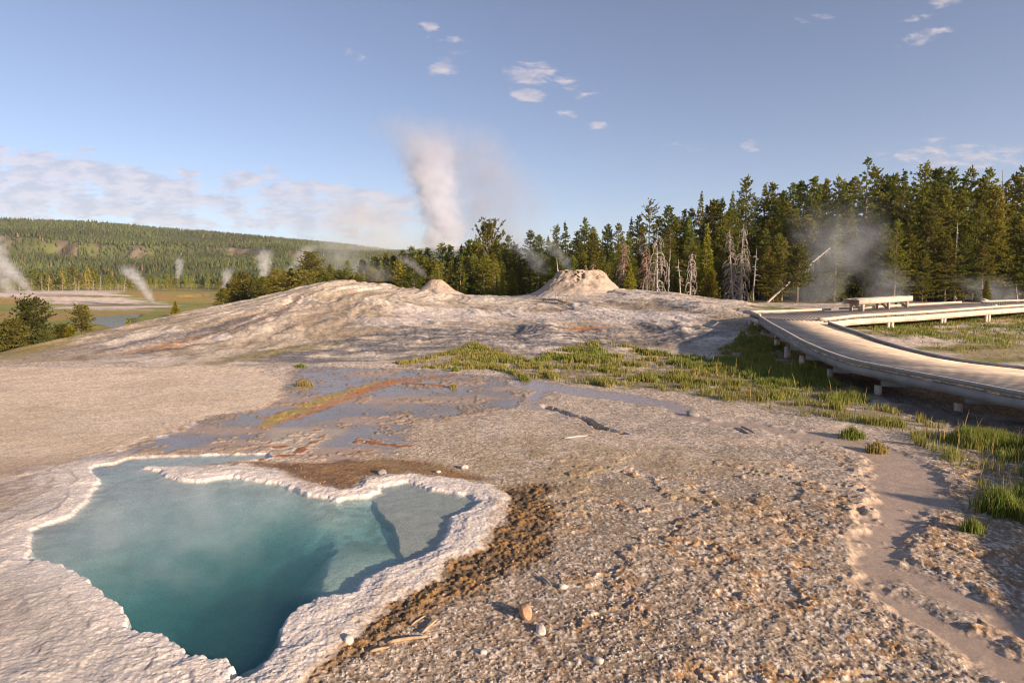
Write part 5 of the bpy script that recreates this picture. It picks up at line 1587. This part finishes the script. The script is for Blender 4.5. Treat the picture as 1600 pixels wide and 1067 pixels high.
def build_boardwalk():
    md = plank_mat('weathered_tan_planks', (0.56, 0.445, 0.34))
    md2 = plank_mat('weathered_grey_planks', (0.30, 0.255, 0.225))
    mk2 = simple_mat('shaded_grey_timber', (0.30, 0.285, 0.275), 0.9, 0.22, 2.5, bump=0.4, bscale=25, spec=0.2)
    mk = simple_mat('pale_timber', (0.52, 0.44, 0.365), 0.85, 0.2, 2.5, bump=0.4, bscale=25, spec=0.25)
    root = empty('boardwalk', (9.0, 15.0, 0.0))
    tag(root, 'long weathered plank boardwalk curving over the marshy ground and forking', 'boardwalk')
    inv = Vector((-9.0, -15.0, 0.0))
    def part(name, me, m, smooth=False, parent=root):
        me.transform(__import__('mathutils').Matrix.Translation(inv))
        return link(name, me, m, parent, smooth)
    # near walk: edge A faces the camera's left, edge B the meadow; heights fall towards the camera
    A = [(1186, 496, .80), (1205, 508, .79), (1228, 521, .75), (1252, 535, .68), (1290, 552, .58), (1330, 566, .52), (1385, 577, .47), (1415, 583, .45), (1500, 599, .42), (1600, 619, .40)]
    B = [(1284, 502, .82), (1300, 508, .80), (1318, 514, .76), (1345, 523, .68), (1372, 534, .60), (1420, 548, .52), (1480, 562, .47), (1540, 571, .44), (1600, 577, .42)]
    A = [pz(*p) for p in A]; B = [pz(*p) for p in B]
    # carry on past the right edge of the picture
    def carry(P, pts):
        return P + pts
    A = carry(A, [(8.3, 8.4, .41), (7.4, 6.6, .43), (6.0, 4.9, .45), (4.95, 3.2, .46), (4.35, 1.5, .46), (4.1, -2.0, .46)])
    B = carry(B, [(10.7, 10.3, .42), (10.5, 8.0, .43), (9.3, 5.7, .44), (7.9, 3.9, .45), (6.9, 2.2, .46), (6.3, .5, .46), (6.1, -3.0, .46)])
    A = smooth_path(A, .25, 1); B = smooth_path(B, .25, 1)
    part('deck', deck_mesh('deck', A, B, over=0.02, seed=3), md)
    # kerbs: a low rail on short blocks along both edges, stringer below
    for nm, P, sd in (('kerb', A, 1), ('kerb', B, -1)):
        P = P if sd == 1 else P[4:]
        mb = MB(); beam(mb, P, 0.085, 0.058, 0.001, 0.0)
        part('kerb', mb.mesh('kerb'), mk2)
        mb = MB(); beam(mb, P, 0.045, 0.15, -0.205, 0.0)
        part('stringer', mb.mesh('stringer'), mk2)
    # ground beams and posts
    k = 0
    for i in range(3, len(A) - 2, 6):
        f = i / (len(A) - 1)
        j = min(len(B) - 1, int(round(f * (len(B) - 1))))
        a, b = A[i], B[j]
        d = b - a; L = np.linalg.norm(d[:2])
        mb = MB(); mb.box(((a + b) / 2) + np.array([0, 0, -0.275]), (L - 0.5, 0.26 if k % 2 else 0.16, 0.13), (d[0], d[1]))
        part('cross_beam', mb.mesh('cross_beam'), mk2)
        for q in (a + d * 0.05, b - d * 0.05):
            zt = q[2] - 0.37; zb = h0(q[0], q[1]) - 0.25
            if zt - zb > 0.05:
                mb = MB(); mb.box((q[0], q[1], (zt + zb) / 2), (0.11, 0.11, zt - zb), (d[0], d[1]))
                part('support_post', mb.mesh('support_post'), mk)
        k += 1
    # far walk
    C = [(1187, 496.5, .82), (1235, 500, .82), (1284, 502, .82), (1335, 496, .83), (1440, 490, .86), (1520, 484, .90), (1600, 478.5, .95), (1700, 472, 1.0)]
    D = [(1171, 491, .82), (1230, 489.5, .82), (1310, 486, .83), (1420, 479.5, .87), (1500, 475, .93), (1600, 472, .98), (1720, 466, 1.04)]
    C = smooth_path([pz(*p) for p in C], .3, 2); D = smooth_path([pz(*p) for p in D], .3, 2)
    nj = np.argmin(np.linalg.norm(C[:, :2] - np.array(pz(1284, 502, .82))[:2], axis=1))
    up = np.array([0, 0, 0.012])
    part('deck', deck_mesh('deck', C + up, D + up, over=0.02, seed=5, gap=.004, vary=.06), md2)
    mb = MB(); beam(mb, C[nj:], 0.095, 0.085, 0.014, 0.0)
    for i in range(nj + 2, len(C) - 1, 5):
        d = C[i + 1] - C[i - 1]
        mb.box(C[i] + np.array([0, 0, 0.031]), (0.30, 0.085, 0.032), (d[0], d[1]))
    part('kerb', mb.mesh('kerb'), mk)
    mb = MB(); beam(mb, C[nj:], 0.045, 0.20, -0.25, 0.0); part('stringer', mb.mesh('stringer'), mk)
    e0 = np.argmin(np.abs(D[:, 0] - pz(1295, 486.5, .83)[0])); e1 = np.argmin(np.abs(D[:, 0] - pz(1497, 475, .93)[0])); e2 = np.argmin(np.abs(D[:, 0] - pz(1536, 474, .95)[0]))
    for s, e in ((0, e0), (e0 + 2, e1), (e2, len(D) - 1)):
        mb = MB(); beam(mb, D[s:e + 1], 0.095, 0.085, 0.047, 0.0); part('kerb', mb.mesh('kerb'), mk)
    mb = MB(); beam(mb, D, 0.045, 0.18, -0.235, 0.0); part('stringer', mb.mesh('stringer'), mk)
    # closed left end
    ends = np.array([D[0], C[0]])
    mb = MB(); beam(mb, ends, 0.05, 0.15, -0.225, 0.0); part('stringer', mb.mesh('stringer'), mk)
    mb = MB(); beam(mb, ends, 0.09, 0.075, 0.047, 0.0); part('kerb', mb.mesh('kerb'), mk)
    for q in [ends[0] * .85 + ends[1] * .15, ends[0] * .3 + ends[1] * .7]:
        zb = h0(q[0], q[1]) - 0.4; zt = q[2] - 0.225
        mb = MB(); mb.box((q[0], q[1], (zt + zb) / 2), (0.12, 0.12, zt - zb)); part('support_post', mb.mesh('support_post'), mk)
    for i in range(nj + 4, len(C) - 4, 11):
        for o_ in (-0.11, 0.11):
            d = C[i + 1] - C[i - 1]; d /= np.linalg.norm(d)
            q = C[i] + d * o_ + np.array([-d[1], d[0], 0]) * 0.04
            zb = h0(q[0], q[1]) - 0.3; zt = q[2] - 0.20
            mb = MB(); mb.box((q[0], q[1], (zt + zb) / 2), (0.10, 0.10, zt - zb), (d[0], d[1])); part('support_post', mb.mesh('support_post'), mk)
    return D

def build_bench():
    mk = simple_mat('bench_timber', (0.55, 0.45, 0.375), 0.85, 0.18, 2.5, bump=0.4, bscale=25, spec=0.25)
    p0, p1 = pz(1350, 487.5, .85), pz(1420, 480.5, .87)
    ax = Vector((p1[0] - p0[0], p1[1] - p0[1], 0)).normalized()
    c = (Vector(p0) + Vector(p1)) / 2
    L = (Vector(p1) - Vector(p0)).length + 0.9
    root = empty('bench', (c.x, c.y, 0.872), math.atan2(ax.y, ax.x))
    tag(root, 'long backless wooden bench with braced legs standing on the far boardwalk', 'bench')
    dpt = 0.62
    mb = MB()
    for i, yy in enumerate((-0.155, 0.155)):
        mb.box((0, dpt / 2 + yy, 0.46), (L, 0.29, 0.05))
    link('seat', mb.mesh('seat'), mk, root)
    for yy in (0.025, dpt - 0.025):
        mb = MB(); mb.box((0, yy, 0.352), (L - 0.004, 0.045, 0.16)); link('apron', mb.mesh('apron'), mk, root)
    for fx in (-0.40, 0.06, 0.43):
        x = fx * L
        for yy in (0.10, dpt - 0.10):
            mb = MB(); mb.box((x, yy, 0.215), (0.10, 0.09, 0.43)); link('leg', mb.mesh('leg'), mk, root)
        mb = MB()
        for a, b in (((0.16, 0.05), (dpt - .16, 0.33)),):
            P = [np.array([x - .02, a[0], a[1]]), np.array([x - .02, b[0], b[1]])]
            mb.tube([P[0], P[1]], [0.045, 0.045], 4)
        mb.box((x, dpt / 2, 0.30), (0.05, dpt - 0.28, 0.09))
        link('brace', mb.mesh('brace'), mk, root)

def build_sign():
    mk = simple_mat('sign_timber', (0.5, 0.36, 0.28), 0.8, 0.2, 3.0)
    mp = simple_mat('sign_face', (0.62, 0.52, 0.46), 0.6, 0.1, 3.0)
    p = pz(1538, 473, .96)
    root = empty('trail_sign', (p[0], p[1], 0.9), 0.35)
    tag(root, 'small low slanted trail panel at the far edge of the boardwalk', 'sign')
    mb = MB(); mb.box((0, 0, 0.24), (0.34, 0.05, 0.03), (1, 0)); V = np.concatenate(mb.v); 
    mb = MB(); mb.hexa([(-.22, -.12, .2), (.22, -.12, .14), (.22, .12, .22), (-.22, .12, .28)], [(-.22, -.12, .225), (.22, -.12, .165), (.22, .12, .245), (-.22, .12, .305)])
    link('panel', mb.mesh('panel'), mp, root)
    for x in (-0.1, 0.12):
        mb = MB(); mb.box((x, 0.03, 0.06), (0.07, 0.07, 0.24)); link('post', mb.mesh('post'), mk, root)

# ------------------------------------------------------------------ grass
def grass_mat():
    m, k, out = new_mat('sedge_grass')
    at = k.node('ShaderNodeAttribute', attribute_name='tint')
    b = k.node('ShaderNodeBsdfPrincipled')
    k.put(b.inputs['Base Color'], at.outputs['Color']); k.put(b.inputs['Roughness'], 0.6); k.put(b.inputs['Specular IOR Level'], 0.25)
    t = k.node('ShaderNodeBsdfTranslucent'); k.put(t.inputs['Color'], at.outputs['Color'])
    mx = k.node('ShaderNodeMixShader'); k.put(mx.inputs[0], 0.35); k.put(mx.inputs[1], b.outputs[0]); k.put(mx.inputs[2], t.outputs[0])
    k.put(out.inputs['Surface'], mx.outputs[0])
    return m

def blades(X, Y, Z, Hh, W, rng, green):
    n = len(X)
    a = rng.uniform(0, 6.28, n)
    sx, sy = np.cos(a) * W / 2, np.sin(a) * W / 2
    b = rng.uniform(0, 6.28, n); ln = Hh * rng.uniform(0.03, 0.34, n)
    lx, ly = np.cos(b) * ln, np.sin(b) * ln
    v = np.stack([np.stack([X - sx, Y - sy, Z - 0.02], 1), np.stack([X + sx, Y + sy, Z - 0.02], 1),
                  np.stack([X + lx * .35 + sx * .8, Y + ly * .35 + sy * .8, Z + Hh * .55], 1), np.stack([X + lx * .35 - sx * .8, Y + ly * .35 - sy * .8, Z + Hh * .55], 1),
                  np.stack([X + lx, Y + ly, Z + Hh], 1)], 1)
    base = (np.arange(n) * 5)[:, None]
    q = base + np.array([[0, 1, 2, 3]]); t = base + np.array([[3, 2, 4]])
    g = rng.uniform(0.7, 1.3, n)[:, None]
    c = lerp(np.array((0.36, 0.265, 0.08)), np.array((0.165, 0.225, 0.034)), np.clip(green, 0, 1)[:, None]) * g
    return v.reshape(-1, 3), q, t, np.repeat(c, 5, 0)

def in_poly(poly, n, rng):
    P = np.array(poly)
    x = rng.uniform(P[:, 0].min(), P[:, 0].max(), n); y = rng.uniform(P[:, 1].min(), P[:, 1].max(), n)
    d = poly_sd(poly, x, y, 2.0)
    return x, y, d

def build_grass():
    rng = np.random.default_rng(77)
    mt = grass_mat()
    XS, YS, HS, WS, GS = [], [], [], [], []
    for nm, n, hh, thr, gr in (('marsh', 420000, .13, 0.08, .58), ('left', 90000, .09, 0.14, .35), ('right', 90000, .17, 0.08, .75), ('meadow', 260000, .10, 0.06, .50)):
        x, y, d = in_poly(GRASS[nm], n, rng)
        c1 = fbm(x * 0.9, y * 0.9, 4, 120); c2 = fbm(x * 3.5, y * 3.5, 3, 121)
        k = (d + 0.4 * c1 + 0.1 * c2 < -0.05) & (c1 * 0.8 + c2 * 0.7 + rng.normal(0, .17, n) > thr + .04)
        x, y, c1, c2 = x[k], y[k], c1[k], c2[k]
        XS.append(x); YS.append(y)
        HS.append(hh * (0.55 + 0.6 * np.clip(c1 + c2 + .4, 0, 1)) * rng.uniform(.5, 1.25, len(x)))
        WS.append(np.full(len(x), .010) * np.clip(y / 11, .7, 2.2)); GS.append(gr + 0.7 * c1 + rng.normal(0, .2, len(x)))
    # tall straw-coloured seed stalks standing in the sedge
    for nm, n, in (('marsh', 900), ('right', 300)):
        x, y, d = in_poly(GRASS[nm], n, rng)
        k = (d < -0.1) & ((x > 2.5) if nm == 'marsh' else (x > 0)) & (rng.random(n) < .5)
        XS.append(x[k]); YS.append(y[k]); HS.append(rng.uniform(.24, .38, k.sum())); WS.append(np.full(k.sum(), .011)); GS.append(rng.normal(-.2, .25, k.sum()))
    labs = {'marsh': 'green and straw coloured sedge carpet in the wet ground left of the boardwalk', 'left': 'sparse low grass at the far left end of the marsh',
            'right': 'sparse tall sedge on the shaded wet ground at the right edge', 'meadow': 'short dry grass on the pale ground behind the near boardwalk'}
    for nm in GRASS:
        pick = [i for i, m in enumerate(['marsh', 'left', 'right', 'meadow', 'marsh', 'right']) if m == nm]
        X, Y, Hh, W, G = (np.concatenate([L_[i] for i in pick]) for L_ in (XS, YS, HS, WS, GS))
        z, _, _ = ground(X, Y)
        v, q, t, c = blades(X, Y, z, Hh, W, rng, G)
        tag(link('grass', mesh_np('grass', v, [q, t], c), mt), labs[nm], kind='stuff')
    # separate tufts
    T = [(712, 580, .16, .12, 'dark green grass tuft standing alone in the run-off flat left of the marsh'), (1331, 684, .17, .20, 'round dense green tuft alone on the sandy flat at the right'),
         (820, 594, .14, .14, 'low tuft at the near left corner of the marsh'), (708, 606, .10, .12, 'small pale tuft below the dark one on the run-off flat'),
         (476, 603, .12, .22, 'dry yellowish tuft at the right edge of the pale plain'), (470, 573, .10, .16, 'little tuft at the back of the wet flat'),
         (1512, 690, .24, .30, 'big green tuft near the shaded bank at the right'), (1370, 705, .16, .16, 'straw coloured tuft by the bend of the sandy channel'),
         (1520, 832, .13, .12, 'sparse tuft on the grey gravel at the right edge'),
         (1560, 800, .26, .24, 'tall dark sedge clump at the right edge of the picture')]
    for u, v_, hh, r, lab in T:
        p = pz(u, v_, 0)
        n = int(620 * r / .2)
        rr = np.minimum(r * np.abs(rng.normal(0, .5, n)), r * rng.uniform(.6, 1, n)); a = rng.uniform(0, 6.28, n)
        x, y = rr * np.cos(a), rr * np.sin(a) * .8
        zz, _, _ = ground(x + p[0], y + p[1])
        z0 = gz(p[0], p[1])
        gg = np.full(n, .1 if any(w in lab for w in ('straw', 'dry', 'yellow', 'pale')) else .85) + rng.normal(0, .2, n)
        vv, q, t, c = blades(x, y, zz - z0, hh * .8 * rng.uniform(.35, 1.25, n) * np.clip(1.1 - .45 * rr / r, .25, 2), np.full(n, .010), rng, gg)
        o = link('grass_tuft', mesh_np('grass_tuft', vv, [q, t], c), mt); o.location = (p[0], p[1], z0)
        tag(o, lab, 'grass tuft', 'separate grass tufts')

# ------------------------------------------------------------------ loose stones and wood
def rock_mesh(name, seed, sx, sy, sz, sub=3, rag=0.25):
    import bmesh
    bm = bmesh.new(); bmesh.ops.create_icosphere(bm, subdivisions=sub, radius=1.0)
    V = np.array([v.co[:] for v in bm.verts])
    n = fbm(V[:, 0] * 1.3 + seed * 3.1 + V[:, 2], V[:, 1] * 1.3 + V[:, 2] * .7, 4, seed)
    V = V * (1 + rag * n)[:, None]
    V = np.sign(V) * np.abs(V) ** 0.85
    V *= (sx, sy, sz)
    for v, c in zip(bm.verts, V): v.co = c
    me = bpy.data.meshes.new(name); bm.to_mesh(me); bm.free()
    return me

def build_loose():
    rng = np.random.default_rng(5)
    ms = simple_mat('pale_stone', (0.58, 0.50, 0.44), 0.9, 0.2, 20, bump=.5, bscale=90)
    mo = simple_mat('orange_stone', (0.42, 0.25, 0.15), 0.9, 0.25, 18, bump=.5, bscale=90)
    mg = simple_mat('grey_stone', (0.25, 0.23, 0.215), 0.9, 0.25, 18, bump=.5, bscale=90)
    mw = simple_mat('weathered_stick', (0.42, 0.28, 0.175), 0.9, 0.3, 25, spec=.15)
    mwg = simple_mat('grey_stick', (0.30, 0.27, 0.25), 0.9, 0.3, 25, spec=.15)
    mwp = simple_mat('bleached_stick', (0.68, 0.60, 0.54), 0.9, 0.2, 25, spec=.15)
    S = [(821, 961, .062, .042, .05, mo, 'rounded orange stone with a dark side in the foreground gravel'), (845, 986, .045, .03, .022, ms, 'flat pale stone just below the orange stone'), (726, 731, .045, .035, .028, ms, 'white stone on the olive ground behind the pool'),
         (545, 1002, .035, .028, .03, ms, 'pale wedge shaped stone at the outer edge of the white rim'), (755, 1020, .022, .018, .016, ms, 'small white pebble stone left of the foreground stick shadows'), (684, 738, .035, .03, .016, ms, 'flat white stone left of the stone behind the pool'),
         (935, 1035, .03, .022, .02, ms, 'pinkish white stone near the bottom edge'), (880, 918, .03, .022, .02, ms, 'white stone beside the grey stick'), (597, 739, .05, .04, .03, mg, 'grey stone on the brown ground above the rim'), (1083, 649, .10, .07, .05, mg, 'dark stone in the bend of the far sandy channel'),
         ]
    for i, (u, v, a, b, c, m, lab) in enumerate(S):
        p = pz(u, v, 0)
        o = link('stone', rock_mesh('stone', 40 + i, a, b, c), m, smooth=False)
        o.location = (p[0], p[1], gz(p[0], p[1]) + c * .45); o.rotation_euler = (0.2, 0.15, rng.uniform(0, 6))
        tag(o, lab, 'stone', 'loose stones on the sinter')
    T = [((605, 1005), (668, 998), .011, mw, 'straight brown stick lying beside the white rim, the longest one'), ((578, 1020), (608, 1015), .009, mw, 'short dull stick left of the longest brown stick'), ((660, 992), (684, 970), .008, mw, 'tan stick leaning up to the right beside the longest one'),
         ((643, 978), (664, 962), .006, mw, 'thin twig above the longest brown stick'), ((845, 902), (862, 918), .010, mwg, 'short grey stick on the dark gravel'), ((882, 686), (918, 681), .007, mwp, 'bleached white stick on the gravel below the marsh'),
         ((775, 1045), (800, 1056), .005, mwg, 'thin grey twig near the bottom edge of the foreground'), ((1158, 670), (1180, 680), .018, mwg, 'dark driftwood piece in the sandy channel')]
    for (a, b, r, m, lab) in T:
        pa, pb = pz(*a), pz(*b)
        za, zb = gz(pa[0], pa[1]) + r * 1.3, gz(pb[0], pb[1]) + r * 1.6
        d = Vector((pb[0] - pa[0], pb[1] - pa[1], zb - za))
        mb = MB()
        side = Vector((-d.y, d.x, 0)).normalized()
        pts = [d * f + side * (.012 * d.length * math.sin(f * 4.2)) + Vector((0, 0, .0015 * math.sin(f * 3.1))) for f in np.linspace(0, 1, 7)]
        mb.tube([tuple(p) for p in pts], [r * q for q in (.7, 1, 1.05, .95, .9, .8, .5)], 7)
        o = link('stick', mb.mesh('stick'), m, smooth=True); o.location = (pa[0], pa[1], za)
        tag(o, lab, 'stick', 'sticks on the ground')
    # twisted old branches lying on the mound below the large cone
    mb = MB()
    P = [pt(852, 471), pt(868, 470), pt(878, 474), pt(892, 475)]
    base = Vector(P[0])
    rel = [Vector(p) - base + Vector((0, 0, .08)) for p in P]
    mb.tube([tuple(p) for p in rel], [.03, .05, .05, .02], 6)
    q = Vector(pt(868, 467)) - base + Vector((0, 0, .35)); mb.tube([tuple(rel[1]), tuple(q)], [.035, .015], 5)
    q = Vector(pt(886, 470)) - base + Vector((0, 0, .2)); mb.tube([tuple(rel[2]), tuple(q)], [.035, .015], 5)
    o = link('fallen_branch', mb.mesh('fallen_branch'), mwg, smooth=True); o.location = base
    tag(o, 'dark forked dead branch lying on the mound below the large cone', 'branch')
    # gravel: pieces of sinter too many to count
    n = 26000
    R = 2.9 * np.exp(rng.random(n) ** 1.15 * math.log(11.5 / 2.9)); th = rng.uniform(rad(-20), rad(50), n)
    x, y = R * np.sin(th), R * np.cos(th)
    ok = (poly_sd(RIM, x, y, 2) > 0.05) & (poly_sd(WET, x, y, 2) > 0.1) & (poly_sd(LEFT_PLAIN, x, y, 2) > 0.1)
    dc = np.minimum(line_d(CHAN, x, y, 2), line_d(CHAN2, x, y, 2))
    ok &= (dc > 0.05) | (rng.random(n) < 0.04)
    cl = fbm(x * 1.1, y * 1.1, 4, 131)
    ok &= rng.random(n) < np.clip(0.55 + 1.3 * cl, 0.1, 1)
    x, y = x[ok], y[ok]; n = len(x)
    z, cg, _ = ground(x, y)
    s = 0.0022 + 0.0062 * rng.random(n) ** 3 + 0.009 * rng.random(n) * (rng.random(n) < 0.02)
    ico = np.array([(0, 0, 1), (.89, 0, .45), (.28, .85, .45), (-.72, .53, .45), (-.72, -.53, .45), (.28, -.85, .45), (.72, .53, -.45), (-.28, .85, -.45), (-.89, 0, -.45), (-.28, -.85, -.45), (.72, -.53, -.45), (0, 0, -1)])
    F = np.array([(0, 1, 2), (0, 2, 3), (0, 3, 4), (0, 4, 5), (0, 5, 1), (1, 6, 2), (2, 7, 3), (3, 8, 4), (4, 9, 5), (5, 10, 1), (6, 7, 2), (7, 8, 3), (8, 9, 4), (9, 10, 5), (10, 6, 1)])
    V = ico[None] * rng.uniform(.6, 1.35, (n, 12, 1)) * rng.uniform(.7, 1.4, (n, 1, 3)) * np.array([1, 1, .7])
    a = rng.uniform(0, 6.28, n); ca, sa = np.cos(a)[:, None], np.sin(a)[:, None]
    V = np.stack([V[..., 0] * ca - V[..., 1] * sa, V[..., 0] * sa + V[..., 1] * ca, V[..., 2]], -1) * s[:, None, None]
    V += np.stack([x, y, z + s * .25], 1)[:, None]
    pale = rng.random(n)
    c = np.where((pale < .5)[:, None], np.array((.52, .44, .37)), np.where((pale < .8)[:, None], np.array((.42, .34, .26)), np.array((.30, .17, .08)))) * rng.uniform(.75, 1.2, (n, 1))
    c = lerp(c, cg * 1.1, 0.6)
    me = mesh_np('gravel', V.reshape(-1, 3), (np.arange(n) * 12)[:, None, None] + F[None] if False else ((np.arange(n) * 12)[:, None, None] + F[None]).reshape(-1, 3), np.repeat(c, 12, 0))
    m = simple_mat('sinter_chips', (1, 1, 1), 0.9, 0.1, 60, tint=True)
    tag(link('gravel', me, m), 'loose sinter chips scattered over the foreground crust', kind='stuff')

build_hills()
build_hill_forest()
build_trees()
build_cones()
build_boardwalk()
build_bench()
build_sign()
build_grass()
build_loose()
build_steam()
build_haze()
